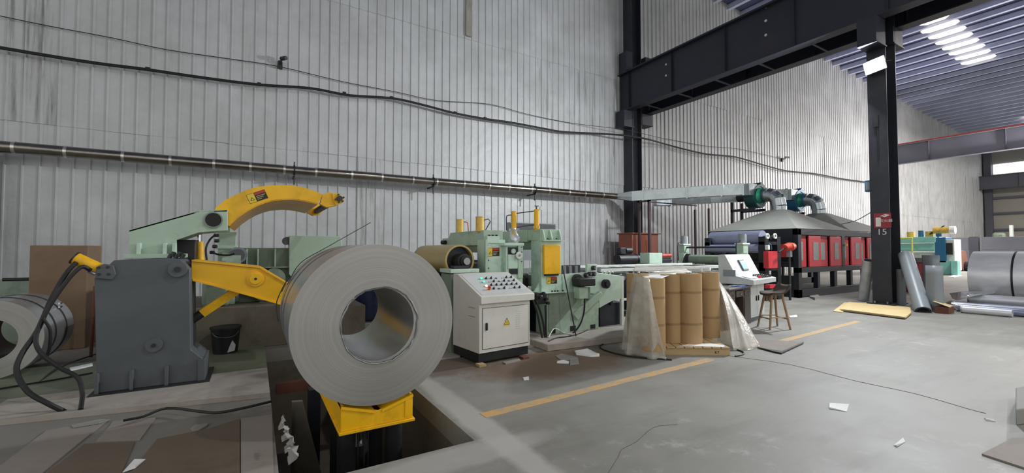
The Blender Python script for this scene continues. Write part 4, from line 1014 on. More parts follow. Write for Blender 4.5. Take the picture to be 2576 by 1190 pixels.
Cyl(p0, p1, 0.05, n=20).build('cylinder_base', 'yellow_old', gh)
Cyl(p1, P(1293, 533, y=6.2), 0.042, n=24).build('thin_cylinder', 'yellow', gh); Cyl(P(1293, 533, y=6.2), P(1293, 531.5, y=6.2), 0.046, n=24).build('cylinder_cap', 'yellow', gh)
Tube([P(1274, 580, y=6.25), P(1274, 548, y=6.25), P(1277, 542, y=6.25), P(1288, 541, y=6.22)], 0.009, 8, 2).build('oil_pipe', 'plum_steel', gh)
Tube([P(1299, 537, y=6.2), P(1320, 534, y=6.15), P(1343, 531, y=6.1)], 0.009, 8, 1).build('oil_pipe', 'plum_steel', gh)

# shear
shr = thing('shear', 'pale green shear portal with a yellow cover plate on its near post', 'machine', P(1400, 860, y=6.3)); shr.location.z = 0.11
YP = 5.98
xa, xc = P(1362, 600, y=YP).x, P(1412, 600, y=YP).x
zt3 = P(1390, 577, y=YP).z; zm3 = P(1390, 605, y=YP).z; zp3 = P(1390, 733, y=YP).z
Box(xa, xc, YP, YP + 0.32, zp3, zm3).build('near_post', 'green_frame', shr, bevel=0.006)
Box(xa - 0.005, xc + 0.005, YP + 0.02, YP + 0.42, zm3, zt3).build('post_head', 'green', shr, bevel=0.006)
for px in (1366, 1384, 1407):
    p = P(px, 603, y=YP); Prism([(p.x - .01, YP - .07, p.z), (p.x - .01, YP + .02, p.z), (p.x - .01, YP + .02, zt3 - .01), (p.x - .01, YP - .005, zt3 - .01)], (0.02, 0, 0)).build('head_gusset', 'green_frame', shr)
Box(xa - .01, xc + .01, YP - 0.08, YP + 0.1, zm3 - 0.012, zm3 + 0.003).build('head_ledge', 'green_frame', shr)
for px in (1371, 1378, 1390, 1400): 
    p = P(px, 602, y=YP - 0.04); Cyl(p, p + Vector((0, 0, 0.02)), 0.014, n=8).build('bolt', 'black', shr)
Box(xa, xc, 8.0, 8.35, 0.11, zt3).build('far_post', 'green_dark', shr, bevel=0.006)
Box(xa - .02, xc - .03, YP + 0.42, 8.0, zm3 - 0.02, zt3).build('top_beam', 'green', shr, bevel=0.006)
Box(xa + 0.04, xc - .1, YP + .33, 8.0, zm3 - 0.16, zm3 - .021).build('blade_beam', 'green_dark', shr)
Box(xa + 0.04, xc - .1, YP + .33, 8.0, 0.9, 1.1).build('lower_blade_beam', 'green_dark', shr)
Box(xa - 0.42, xa + 0.0, YP + .4, 7.95, 1.1, 1.14).build('strip_table', 'steel', shr, bevel=0.004)
for k in range(4): 
    p = Vector((xa - .3 + .07 * k, 6.6 + .05 * (k % 2), 1.14)); Box(p.x, p.x + .05, p.y, p.y + .09, 1.1401, 1.16).build('clamp_pad', 'white_rail', shr)
a, b = P(1369, 690, y=YP - 0.05), P(1409, 616, y=YP - .05)
Box(a.x, b.x, YP - 0.06, YP - 0.001, a.z, b.z).build('cover_plate', 'yellow', shr, bevel=0.006)
for px, py in ((1367, 625), (1367, 680)): bolt(shr, P(px, py, y=YP), (0, -1, 0), 0.012, 0.02)
Box(a.x + .03, b.x - .03, YP - 0.05, YP - 0.001, a.z - .03, a.z).build('cover_shade_strip', 'black', shr)  # solid black strip standing in for the shade below the cover
d0, d1, d2 = P(1375, 714, y=YP - .002), P(1401, 713, y=YP - .002), P(1375, 697, y=YP - .002)
decal(shr, d0, d1 - d0, d2 - d0, shr.location)
p = P(1350, 572, y=6.15); pt_ = P(1350, 527, y=6.15)
Cyl(p - Vector((0, 0, .06)), pt_, 0.045, n=24).build('shear_cylinder', 'yellow', shr)
Cyl(p - Vector((0, 0, .02)), p + Vector((0, 0, 0.03)), 0.06, n=6).build('cylinder_flange', 'yellow_old', shr)
Cyl(pt_, pt_ + Vector((0, 0, 0.06)), 0.01, n=8).build('valve_stem', 'plum_steel', shr)
Cyl(pt_ + Vector((-.04, 0, .06)), pt_ + Vector((.04, 0, .06)), 0.008, n=8).build('valve_handle', 'plum_steel', shr)
g = P(1360, 524, y=6.12); Cyl(g, g + Vector((0, -.025, 0)), 0.032, n=20).build('pressure_gauge', 'white_rail', shr)
Tube([P(1302, 572, y=6.3), P(1320, 568, y=6.3), P(1345, 566, y=6.25)], 0.01, 8, 1).build('oil_pipe', 'plum_steel', shr)
gb = Box(P(1275, 570, y=8.6).x, P(1388, 570, y=8.6).x, 8.45, 8.6, 1.3, P(1300, 560, y=8.5).z); o = gb.build('louvre_panel', 'grey_sheet', shr)
for k in range(5):
    z = P(1300, 560, y=8.5).z - 0.02 - 0.03 * k; Box(P(1275, 570, y=8.6).x, P(1388, 570, y=8.6).x, 8.43, 8.45, z - .012, z).build('louvre', 'grey_sheet_inner', shr)
# base casting
bs = PY([(1377, 858), (1377, 737), (1506, 742), (1506, 838)], YP - 0.04)
bs[0].z = 0.111; bs[-1].z = 0.111
Prism(bs, (0, 0.35, 0)).build('base', 'green', shr, bevel=0.006)
Box(bs[0].x, bs[0].x + 0.03, YP + 0.3, 8.3, 0.111, bs[1].z).build('base_side', 'black_steel', shr)
Box(xa - 0.06, xc + 0.06, YP - 0.12, YP + 0.36, zp3 - .02, zp3).build('post_foot', 'green_frame', shr, bevel=0.004)
for px in (1370, 1425):
    p = P(px, 733, y=YP); s = 1 if px < 1400 else -1
    x_ = xa if s > 0 else xc
    Prism([(x_ - s * 0.12, YP + .05, zp3), (x_, YP + .05, zp3), (x_, YP + .05, zp3 + .16)], (0, 0.03, 0)).build('foot_gusset', 'green_frame', shr)
for px in (1388, 1395, 1402, 1415): p = P(px, 732, y=YP - .08); Cyl((p.x, YP - .09, zp3), (p.x, YP - .09, zp3 + .025), 0.014, n=8).build('bolt', 'black', shr)
Prism(PY([(1443, 790), (1500, 742), (1512, 733), (1517, 744), (1506, 756), (1455, 806)], YP - 0.12), (0, 0.09, 0)).build('diagonal_brace', 'green', shr, bevel=0.008)
Prism(PY([(1380, 740), (1450, 735), (1450, 760), (1384, 835), (1380, 835)], YP - 0.055), (0, 0.02, 0)).build('gusset_web', 'green_dark', shr)
for x0_, x1_, yb_, yt_ in ((1384, 1398, 843, 826), (1435, 1449, 833, 818), (1486, 1498, 823, 811)):
    a, b = P(x0_, yb_, y=YP - .05), P(x1_, yt_, y=YP - .05); Box(a.x, b.x, YP - 0.046, YP - 0.03, 0.13, 0.13 + (b.z - a.z)).build('foot_slot', 'black', shr)
Box(xa - 0.45, xa, YP + 0.42, 8.0, 0.112, 1.05).build('dark_interior_block', 'black_steel', shr)  # black box standing in for the shaded gap inside the machine
# hydraulic valve and hoses
hv = thing('hydraulic_valve', 'black hydraulic valve block with hoses between cabinet and shear', 'valve', P(1357, 860, y=5.9)); hv.location.z = 0.11
a, b = P(1345, 765, y=5.93), P(1368, 735, y=5.93); Box(a.x, b.x, 5.86, 5.93, a.z, b.z).build('block', 'black', hv, bevel=0.01)
for a_, b_ in ((1349, 741), (1358, 748), (1365, 738), (1372, 752), (1376, 762)): 
    p = P(a_, b_, y=5.86); Cyl(p, p + Vector((0, -.05, 0)), 0.026, n=12).build('solenoid', 'motor', hv)
p = P(1358, 745, y=5.85); Cyl(p, p + Vector((0.01, -.05, 0.01)), 0.014, n=10).build('plug', 'chrome', hv)
for pts in ([(1348, 755), (1356, 775), (1366, 810), (1371, 850), (1373, 862)], [(1340, 752), (1352, 790), (1360, 830), (1366, 858)], [(1372, 768), (1373, 800), (1373, 830), (1375, 855)]):
    Tube([P(a_, b_, y=5.82) for a_, b_ in pts], 0.016, 8, 4).build('hose', 'rubber', hv)

# roller bed
rb = thing('roller_bed', 'pale green roller bed side with black bearings right of the shear', 'machine', P(1535, 850, y=6.3)); rb.location.z = 0.11
YR = 6.0
sp_ = PY([(1416, 690), (1500, 683), (1506, 687), (1563, 694), (1563, 752), (1541, 757), (1520, 768), (1508, 775), (1507, 740), (1416, 735)], YR)
Prism(sp_, (0, 0.04, 0)).build('side_plate', 'green_frame', rb, bevel=0.004)
Prism([p + Vector((0, 2.0, 0)) for p in sp_], (0, 0.04, 0)).build('side_plate', 'green_dark', rb)
a, b = P(1508, 818, y=YR + .12), P(1563, 758, y=YR + .12); Box(a.x, b.x, YR + .1, YR + 1.6, 0.112, b.z).build('sump_box', 'black_steel', rb, bevel=0.006)
a, b = P(1536, 768, y=YR + .06), P(1541, 748, y=YR + .06); Box(a.x, b.x, YR + .05, YR + .09, a.z, b.z).build('sump_stem', 'black', rb)
for px, py, r in ((1449, 703, 0.095), (1521, 714, 0.085)):
    c = P(px, py, y=YR - 0.04)
    Cyl(c, c + Vector((0, -0.06, 0)), r, n=24).build('bearing_flange', 'motor', rb); Cyl(c + Vector((0, -.06, 0)), c + Vector((0, -0.1, 0)), r * .62, n=24).build('bearing_cap', 'black', rb)
    for k in range(4):
        a_ = math.radians(45 + 90 * k); bolt(rb, c + Vector((r * .8 * math.cos(a_), -.06, r * .8 * math.sin(a_))), (0, -1, 0), 0.013, 0.015)
a, b = P(1461, 722, y=YR - .3), P(1502, 699, y=YR - .3)
Cyl(P(1449, 704, y=YR - .15), P(1466, 708, y=YR - .15), 0.045, n=20).build('coupling', 'dark_metal', rb)
Box(a.x, b.x, YR - .27, YR - .06, a.z, b.z).build('motor', 'black', rb, bevel=0.02)
a, b = P(1456, 752, y=YR - .2), P(1474, 722, y=YR - .2); Box(a.x, b.x + .03, YR - .22, YR - .05, a.z, b.z).build('terminal_box', 'green', rb, bevel=0.005)
a, b = P(1475, 752, y=YR - .12), P(1485, 722, y=YR - .12); Box(a.x, b.x, YR - .12, YR - .06, a.z, b.z).build('terminal_side', 'green_dark', rb)
Tube([P(1471, 752, y=YR - .15), P(1470, 780, y=YR - .15), P(1464, 805, y=YR - .15), P(1454, 825, y=YR - .15), P(1440, 840, y=YR - .12)], 0.014, 8, 4).build('motor_lead', 'rubber', rb)
a, b = P(1477, 700, y=YR - .05), P(1501, 664, y=YR - .05); Box(a.x, b.x, YR - .06, YR - .001, a.z, b.z).build('roll_bracket', 'green_frame', rb, bevel=0.005)
for px, py in ((1491, 674), (1491, 689), (1481, 689), (1472, 692)):
    c = P(px, py, y=YR - .06); Cyl(c, c + Vector((0, -.05, 0)), 0.04, n=20).build('roll_bearing', 'motor', rb); Cyl(c + Vector((0, -.05, 0)), c + Vector((0, -.07, 0)), 0.02, n=12).build('bearing_nut', 'steel', rb)
for k in range(9):
    x_ = 5.1 + 0.13 * k; Cyl((x_, YR + .05, 1.0), (x_, YR + 1.98, 1.0), 0.045, n=18).build('table_roller', 'steel', rb)
for px in (1419, 1433, 1448):
    p = P(px, 677, y=7.1); Cyl((p.x, 7.1, 0.96), (p.x, 7.1, P(px, 669, y=7.1).z), 0.045, n=20).build('edge_guide_roller', 'steel', rb)
    Cyl((p.x, 7.1, 0.9), (p.x, 7.1, 0.97), 0.055, n=12).build('guide_base', 'black', rb)
a, b = P(1410, 668, y=7.3), P(1460, 690, y=7.3); Box(a.x, b.x, 7.3, 7.36, 0.9, a.z).build('guide_bar', 'black', rb)
for px in (1513, 1525, 1533): 
    p = P(px, 690, y=YR + .06); Tube([p, p + Vector((.05, 0, .05)), p + Vector((.1, 0, .03))], 0.015, 6, 1).build('clamp_lever', 'green', rb)
for px, yt_, yb_ in ((1565, 695, 818),):
    a, b = P(px - 1, yb_, y=YR), P(px + 4, yt_, y=YR); Box(a.x, b.x, YR, YR + .05, 0.112, b.z).build('end_post', 'white_rail', rb)
o = Cyl(P(1415, 668, y=5.82), P(1449, 845, z=0.115), 0.011, n=8).build('pry_bar', 'dark_metal'); tag(o, 'thin dark pry bar leaning on the roller bed', 'bar')
o = Tube([P(1380, 848, z=.12), P(1392, 828, y=5.88), P(1402, 828, y=5.88), P(1420, 838, z=.12), P(1440, 842, z=.12)], 0.01, 8, 4).build('white_cable', 'white_rail'); tag(o, 'short white cable curling over the concrete plinth', 'cable')
o = Tube([P(1380, 858, z=.12), P(1400, 850, z=.12), P(1430, 846, z=.12), P(1460, 838, z=.12), P(1490, 824, z=.12)], 0.009, 8, 4).build('floor_cable', 'rubber'); tag(o, 'black cable lying on the concrete plinth', 'cable')

# run-out table between roller bed and coater
rt = thing('run_out_table', 'white railed run-out table behind the wrapped paper rolls', 'table', (8.5, 7.3, 0))
for Y in (6.75, 8.4):
    z0 = 1.08
    Box(6.2, 11.4, Y, Y + 0.05, z0, z0 + 0.07).build('side_rail', 'white_rail', rt, bevel=0.006)
    Box(6.2, 11.4, Y + .01, Y + 0.04, 0.45, 0.5).build('lower_rail', 'white_rail', rt)
    for x_ in (6.3, 7.3, 8.4, 9.5, 10.6, 11.3): Box(x_, x_ + 0.05, Y, Y + 0.05, 0.001 if x_ > 6.9 else 0.112, z0).build('leg', 'white_rail', rt)
for k in range(10): Cyl((6.5 + .5 * k, 6.8, 1.06), (6.5 + .5 * k, 8.4, 1.06), 0.045, n=16).build('roller', 'steel', rt)
Box(6.3, 6.9, 7.0, 8.2, 0.25, 0.9).build('drip_tank', 'green_frame', rt, bevel=0.01)
Box(7.4, 8.3, 7.0, 8.2, 0.15, 0.9).build('drip_tank', 'black_steel', rt, bevel=0.01)

# ================================================================== CONTROL CABINET
from mathutils.geometry import intersect_line_plane
cab = thing('control_cabinet', 'pale grey control cabinet with a sloped button panel and black plinth', 'control cabinet', (2.6, 5.2, 0.03), math.radians(5.6))
CM = Matrix.Translation((2.6, 5.2, 0.03)) @ Matrix.Rotation(math.radians(5.6), 4, 'Z'); CMI = CM.inverted()
Box(0.01, 0.86, 0.03, 0.71, 0.0, 0.125).build('plinth', 'black', cab, True, bevel=0.004)
Box(0, 0.87, 0.0, 0.72, 0.125, 0.80).build('body', 'cab_paint', cab, True, bevel=0.006)
desk = [(-0.05, 0.79), (-0.05, 0.885), (0.6, 1.165), (0.72, 1.165), (0.72, 0.79)]
Prism([(-0.0, y, z) for y, z in desk], (0.92, 0, 0)).build('desk', 'cab_paint', cab, True, bevel=0.006)
sn_ = Vector((0, 0.65, 0.28)).normalized(); nn_ = Vector((0, -sn_.z, sn_.y))
def onp(px, py):
    d = P(px, py, z=0.0) - Vector((0, 0, CAMH)) if py > 628 else None
    w = intersect_line_plane(Vector((0, 0, CAMH)), Vector((0, 0, CAMH)) + d, CM @ Vector((0.4, -0.05, 0.885)), CM.to_3x3() @ nn_)
    return CMI @ w
pl0 = Vector((0.05, -0.05, 0.885)) + sn_ * 0.05
pt4 = [Vector((0.04, -0.05, 0.885)) + sn_ * 0.05, Vector((0.88, -0.05, 0.885)) + sn_ * 0.05, Vector((0.88, -0.05, 0.885)) + sn_ * 0.66, Vector((0.04, -0.05, 0.885)) + sn_ * 0.66]
panel = Prism(pt4, nn_ * 0.004).build('button_panel', 'console_paint', cab, True, bevel=0.002)
def crop(cx, cy): return 1160 + cx / 11.9, 680 + cy / 11.9
for cx, cy in ((595, 275), (670, 375)):
    p = onp(*crop(cx, cy)); Cyl(p, p + nn_ * 0.012, 0.022, n=18).build('lamp_ring', 'steel', panel, True); Cyl(p + nn_ * .012, p + nn_ * 0.03, 0.019, 0.014, n=18).build('green_lamp', 'btn_green', panel, True)
p = onp(*crop(745, 500)); Cyl(p, p + nn_ * 0.012, 0.024, n=18).build('lamp_ring', 'red', panel, True); Cyl(p + nn_ * .012, p + nn_ * 0.03, 0.019, 0.014, n=18).build('red_lamp', 'btn_hot', panel, True)
p = onp(*crop(830, 590)); Cyl(p, p + nn_ * 0.004, 0.034, n=20).build('stop_collar', 'decal_yellow', panel, True); Cyl(p + nn_ * .004, p + nn_ * 0.03, 0.013, n=16).build('stop_stem', 'red', panel, True); Cyl(p + nn_ * .03, p + nn_ * 0.05, 0.024, n=20).build('stop_button', 'red', panel, True)
rows = [(260, (740, 890, 1045, 1205, 1345, 1490), 'kkbskk'), (355, (825, 970, 1130, 1280, 1425, 1570), 'skbkbk'), (460, (895, 1050, 1200, 1355, 1505, 1650), 'kkkkkk'), (565, (970, 1130, 1285, 1445, 1590, 1740), 'kbkskk')]
for cy, xs_, kinds in rows:
    for i, (cx, kd) in enumerate(zip(xs_, kinds)):
        p = onp(*crop(cx, cy - 8 * i + 8))
        if kd == 'k':
            Cyl(p, p + nn_ * 0.01, 0.02, n=16).build('knob_ring', 'steel', panel, True); Cyl(p + nn_ * .01, p + nn_ * 0.024, 0.015, n=14).build('selector_knob', 'black', panel, True)
            d = Vector((0.011, 0, 0)) + sn_ * 0.012; e = Vector((0.004, 0, 0)) - sn_ * 0.004
            Prism([p + nn_ * .024 - d - e, p + nn_ * .024 + d - e, p + nn_ * .024 + d + e, p + nn_ * .024 - d + e], nn_ * 0.014).build('knob_grip', 'black', panel, True)
        elif kd == 'b':
            Cyl(p, p + nn_ * 0.008, 0.02, n=16).build('button_ring', 'steel', panel, True); Cyl(p + nn_ * .008, p + nn_ * 0.014, 0.015, n=14).build('push_button', 'grey_sheet_inner', panel, True)
        else: Cyl(p, p + nn_ * 0.008, 0.009, n=12).build('indicator', 'grey_sheet_inner', panel, True)
door = Box(0.055, 0.835, -0.008, 0.0, 0.18, 0.72).build('door', 'cab_paint', cab, True, bevel=0.003)
mb = MB()
for a, b, c, d in ((0.045, 0.845, 0.17, 0.178), (0.045, 0.845, 0.722, 0.73), (0.045, 0.053, 0.178, 0.722), (0.837, 0.845, 0.178, 0.722)): mb.box(a, b, -0.0015, -0.0001, c, d)
mb.build('door_gasket', 'grey_sheet_inner', cab, True)
h = Box(0.095, 0.122, -0.03, -0.008, 0.43, 0.53).build('handle', 'black', door, True, bevel=0.004)
Prism([(0.405, -0.0105, 0.475), (0.495, -0.0105, 0.475), (0.45, -0.0105, 0.565)], (0, 0.002, 0)).build('hazard_triangle', 'decal_yellow', door, True)
for a, b in (((.405, .475), (.495, .475)), ((.495, .475), (.45, .565)), ((.45, .565), (.405, .475))): Cyl((a[0], -.0105, a[1]), (b[0], -.0105, b[1]), 0.0028, n=6).build('triangle_border', 'decal_black', door, True)
Prism([(0.446, -0.012, 0.515), (0.454, -0.012, 0.515), (0.447, -0.012, 0.498), (0.452, -0.012, 0.488), (0.444, -0.012, 0.502), (0.449, -.012, .502)][:3] + [(0.45, -.012, .487)], (0, 0.001, 0)).build('bolt_mark', 'decal_black', door, True)
Box(0.4, 0.5, -0.0105, -0.008, 0.458, 0.47).build('sticker_strip', 'decal_yellow', door, True)
for k in range(9):
    for xx in (0.62, 0.665): Box(xx, xx + 0.03, -0.011, -0.008, 0.4 + 0.03 * k, 0.408 + 0.03 * k).build('vent_slot', 'console_paint', door, True)
for z in (0.72, 0.6):
    Box(-0.004, 0.0, 0.1, 0.28, z, z + 0.008).build('side_louvre', 'grey_sheet', cab, True)
for k, (px, py) in enumerate(((1213, 922), (1322, 903))):
    p = P(px, py, z=0); o = Box(p.x - 0.05, p.x + 0.05, p.y - 0.02, p.y + 0.1, 0.0, 0.0295).build('wood_wedge', 'wood' if k == 0 else 'rust'); tag(o, ['pale wood wedge under the left front corner of the control cabinet', 'reddish wedge under the right front corner of the control cabinet'][k], 'wedge')
for k, (x_, y_) in enumerate(((2.62, 5.8), (3.38, 5.9))):
    o = Box(x_ - .05, x_ + .05, y_ - .05, y_ + .05, 0.0, 0.0295).build('wood_wedge', 'wood'); o.location.z = 0.0; tag(o, ['wood wedge under the rear left corner of the control cabinet', 'wood wedge under the rear right corner of the control cabinet'][k], 'wedge')

# ================================================================== PALLET OF KRAFT ROLLS
pa, pb = P(1668, 893, z=0), P(1837, 895, z=0)
pd = (pb - pa).normalized(); ang = math.atan2(pd.y, pd.x)
PW, PD = 1.18, 0.98
porg = pb - pd * PW
PM = Matrix.Translation(porg) @ Matrix.Rotation(ang, 4, 'Z'); PMI = PM.inverted()
pal = thing('pallet', 'low wooden pallet under the standing kraft paper rolls', 'pallet', porg, ang)
for y_ in (0.0, PD / 2 - .04, PD - .08): Box(0, PW, y_, y_ + 0.08, 0.0, 0.1).build('stringer', 'wood', pal, True, bevel=0.004)
n = 9
for k in range(n):
    x_ = k * (PW / n); Box(x_ + 0.005, x_ + PW / n - 0.008, -0.012, PD + 0.01, 0.1, 0.12 + random.uniform(0, .003)).build('deck_board', 'wood', pal, True, bevel=0.003)
text(pal, 'pallet_mark', 'K7', (PW * 0.84, -0.0005, 0.045), (1, 0, 0), (0, 0, 1), 0.055, 'decal_black', 0.001)
Prism([(0.42, 0.0, .1245), (0.75, .03, .1245), (1.1, -0.0, .1245), (1.15, .12, .1245), (1.0, .25, .1245), (0.7, .22, .1245)], (0, 0, 0.002)).build('paper_liner', 'white_paper', pal, True)
def roll_at(px, py, r, top_py, label, zb=0.125):
    p = P(px, py, z=zb); d = Vector((p.x, p.y, 0)).normalized(); c = p + d * r
    zt = P(px, top_py, x=p.x).z if False else (CAMH - (CAMH - zb) * (top_py - 628) / (py - 628))
    t = thing('kraft_roll', label, 'paper roll', (c.x, c.y, zb), 0, 'kraft paper rolls standing on the pallet')
    h = zt - zb
    MB().pipe((0, 0, 0.0), (0, 0, h), r, 0.04, 40).build('paper', 'kraft', t, True)
    for f in (0.3 + random.uniform(-.05, .05), 0.72): MB().pipe((0, 0, h * f), (0, 0, h * f + .035), r + 0.0015, r - .003, 40).build('tape_band', 'kraft_tape', t, True)
    MB().pipe((0, 0, h - 0.001), (0, 0, h + 0.004), 0.05, 0.036, 24).build('core', 'carton', t, True)
    return c, zt
R = [roll_at(1735, 866, 0.185, 690, 'kraft paper roll standing foremost in the middle of the pallet'),
     roll_at(1784, 851, 0.165, 686, 'kraft paper roll at the right end of the pallet'),
     roll_at(1689, 864, 0.15, 692, 'narrow kraft paper roll wedged between two wider rolls'),
     roll_at(1643, 885, 0.172, 702, 'kraft paper roll under the white sheet at the left of the pallet')]
R.append(roll_at(1606, 868, 0.17, 690, 'kraft paper roll veiled by the draped plastic film'))
# white sheet on top of the rolls
def drape(name, T, B, fold, mat, label, cat, nu=28, nv=22, push=Vector((0, 0, 0)), nf=5):
    def lerp_list(L, t):
        k = min(int(t * (len(L) - 1)), len(L) - 2); f = t * (len(L) - 1) - k; return L[k].lerp(L[k + 1], f)
    T = [Vector(p) for p in T]; B = [Vector(p) for p in B]
    def fn(u, v):
        a = lerp_list(T, u); b = lerp_list(B, u)
        p = a.lerp(b, v); s = math.sin(math.pi * min(1, v * 1.1))
        w = math.sin(u * math.pi * nf + v * 2.0) * fold * (0.3 + v) + math.sin(u * math.pi * nf * 2.3 + 1.3 + v * 5) * fold * 0.4 * v
        d = Vector((p.x, p.y, 0)).normalized()
        return p + d * w + push * s
    o = MB().grid(fn, nu, nv).build(name, mat)
    sd = o.modifiers.new('thickness', 'SOLIDIFY'); sd.thickness = 0.0015
    return tag(o, label, cat)
zt = 1.16
def top(px, py, z=1.2): return P(px, py, z=z)
ws = drape('white_sheet', [top(1610, 692, 1.165), top(1645, 684, 1.17), top(1690, 676, 1.18), top(1725, 676, 1.175)], [top(1622, 700, 1.135), top(1660, 702, 1.135), top(1690, 690, 1.165), top(1738, 684, 1.165)], 0.006, 'white_paper', 'white paper sheet lying across the tops of the kraft rolls', 'sheet', 16, 8)
c5 = R[4][0]; c4 = R[3][0]
Tl = [P(1598, 668, y=c5.y + .3), P(1592, 682, y=c5.y + .02), P(1603, 690, y=c4.y + 0.02), P(1619, 699, y=c4.y - .16), P(1634, 702, y=c4.y - .19)]
Bl = [P(1572, 858, z=.006), P(1563, 876, z=.006), P(1575, 893, z=.006), P(1625, 901, z=.006), P(1676, 907, z=.006)]
drape('plastic_film', Tl, Bl, 0.035, 'plastic_film', 'clear plastic film draped over the left end of the roll pallet', 'plastic film', 36, 26, Vector((-0.05, -0.03, 0)), 6)
Tt = [P(1598, 668, y=c5.y + .3), P(1650, 666, z=1.27), P(1720, 668, z=1.27), P(1790, 672, z=1.25)]
Bt = [P(1592, 682, y=c5.y + .02), P(1650, 684, z=1.2), P(1720, 682, z=1.19), P(1788, 682, z=1.19)]
drape('plastic_film', Tt, Bt, 0.012, 'plastic_film', 'crumpled plastic film lying over the tops of the paper rolls', 'plastic film', 30, 8)
c2 = R[1][0]
Tr = [P(1799, 692, y=c2.y - .05), P(1802, 694, y=c2.y + .0), P(1803, 697, y=c2.y + .08), P(1804, 700, y=c2.y + .12)]
Br = [P(1804, 862, z=.006), P(1846, 882, z=.006), P(1885, 880, z=.006), P(1913, 872, z=.006)]
drape('plastic_film', Tr, Br, 0.035, 'plastic_film', 'clear plastic film fanning out to the right of the roll pallet', 'plastic film', 30, 26, Vector((0.03, -0.02, 0)), 4)
o = Prism(PZ([(1812, 866), (1900, 852), (2000, 860), (2022, 862), (1968, 886), (1948, 881), (1905, 876)], 0.0), (0, 0, 0.005)).build('hardboard_sheet', 'floor_plate_pale'); tag(o, 'dark edged hardboard sheet on the floor right of the roll pallet', 'board')
o = Prism(PZ([(1905, 876), (1952, 884), (1968, 886), (2022, 862), (2020, 866), (1966, 891), (1950, 888)], 0.004), (0, 0, 0.02)).build('hardboard_edge', 'decal_black'); tag(o, 'black curled edge strip along the hardboard sheet', 'edge strip')
o = Tube([P(1520, 864, z=.01), P(1508, 873, z=.01), P(1530, 884, z=.01), P(1580, 896, z=.01), P(1640, 902, z=.01), P(1690, 905, z=.01)], 0.012, 8, 4).build('floor_cable', 'rubber'); tag(o, 'black cable looping out from under the draped plastic', 'cable')
o = Tube([P(1826, 866, z=.01), P(1850, 878, z=.01), P(1870, 886, z=.01), P(1868, 892, z=.01), P(1850, 896, z=.01)], 0.012, 8, 3).build('floor_cable', 'rubber'); tag(o, 'short black cable at the right corner of the pallet', 'cable')

# ================================================================== OPERATOR CONSOLE, DESK, STOOL
KO = Vector((8.8, 5.05, 0)); KA = math.radians(12)
ks = thing('operator_console', 'grey operator console with slanted screen panel and knobs on the desk', 'console', KO, KA)
CW = 1.45
Box(0.3, 1.28, 0.2, 0.68, 0.08, 0.82).build('body', 'console_paint', ks, True, bevel=0.006)
Box(0.33, 1.25, 0.23, 0.66, 0.0, 0.08).build('plinth', 'grey_sheet_inner', ks, True)
for xx in (0.34, 0.79):
    dd = Box(xx, xx + 0.43, 0.19, 0.2, 0.13, 0.78).build('door', 'console_paint', ks, True, bevel=0.003)
    Box(xx + (0.36 if xx < .5 else .04), xx + (0.385 if xx < .5 else .065), 0.17, 0.19, 0.43, 0.54).build('handle', 'black', dd, True)
prof = [(0.0, 0.82), (0.0, 0.92), (0.34, 0.99), (0.56, 1.44), (0.7, 1.44), (0.7, 0.82)]
Prism([(0, y, z) for y, z in prof], (CW, 0, 0)).build('housing', 'console_paint', ks, True, bevel=0.006)
sl = Vector((0, 0.22, 0.45)).normalized(); sn2 = Vector((0, -sl.z, sl.y))
o0 = Vector((0, 0.34, 0.99))
def q2(x_, t, d=0): return o0 + Vector((x_, 0, 0)) + sl * t + sn2 * d
scr = Prism([q2(0.52, .1), q2(0.84, .1), q2(0.84, .36), q2(0.52, .36)], sn2 * 0.03).build('screen_bezel', 'grey_sheet_inner', ks, True, bevel=0.004)
Prism([q2(0.55, .135, .0305), q2(0.81, .135, .0305), q2(0.81, .335, .0305), q2(0.55, .335, .0305)], sn2 * 0.002).build('screen', 'screen_glow', scr, True)
Prism([q2(0.56, .3, .033), q2(0.8, .3, .033), q2(0.8, .33, .033), q2(0.56, .33, .033)], sn2 * 0.001).build('screen_title', 'silver_roll', scr, True)
Prism([q2(0.1, .22), q2(0.42, .2), q2(0.42, .46), q2(0.1, .46)], sn2 * 0.003).build('notice_paper', 'white_paper', ks, True)
Box(-0.004, 0, 0.35, 0.6, 0.98, 1.12).build('side_louvre', 'grey_sheet', ks, True)
fl_n = Vector((0, -0.07, 0.34)).normalized()
def q3(x_, y_, d=0): return Vector((x_, y_, 0.92 + y_ * 0.07 / 0.34)) + fl_n * d
random.seed(11)
for i in range(6):
    for j in range(3):
        p = q3(0.72 + .115 * i, 0.07 + .085 * j)
        Cyl(p, p + fl_n * .01, 0.02, n=14).build('knob_ring', 'steel', ks, True); Cyl(p + fl_n * .01, p + fl_n * .035, 0.015, n=12).build('selector_knob', 'black', ks, True)
p = q3(0.62, 0.09); Cyl(p, p + fl_n * .05, 0.03, n=18).build('stop_button', 'red', ks, True)
o = MB().grid(lambda u, v: KO + Matrix.Rotation(KA, 3, 'Z') @ (q3(0.1 + .45 * u + .04 * v, 0.08 + .2 * v, 0.006 + 0.006 * math.sin(5 * u + 3 * v))), 6, 4).build('paper_sheet', 'white_paper'); tag(o, 'white paper lying on the operator console beside the knobs', 'paper')
dk = thing('desk', 'dark brown wooden desk left of the operator console', 'desk', KO + Matrix.Rotation(KA, 3, 'Z') @ Vector((-0.35, 0.15, 0)), KA)
Box(-0.62, 0.63, -0.03, 0.58, 0.765, 0.795).build('top', 'desk_top', dk, True, bevel=0.004)
Box(-0.6, 0.61, 0.0, 0.55, 0.735, 0.765).build('top_edge', 'desk_wood', dk, True)
Box(0.2, 0.61, 0.0, 0.55, 0.0, 0.735).build('pedestal', 'desk_wood', dk, True, bevel=0.004)
Box(-0.6, -0.25, 0.0, 0.55, 0.0, 0.735).build('pedestal', 'desk_wood', dk, True, bevel=0.004)
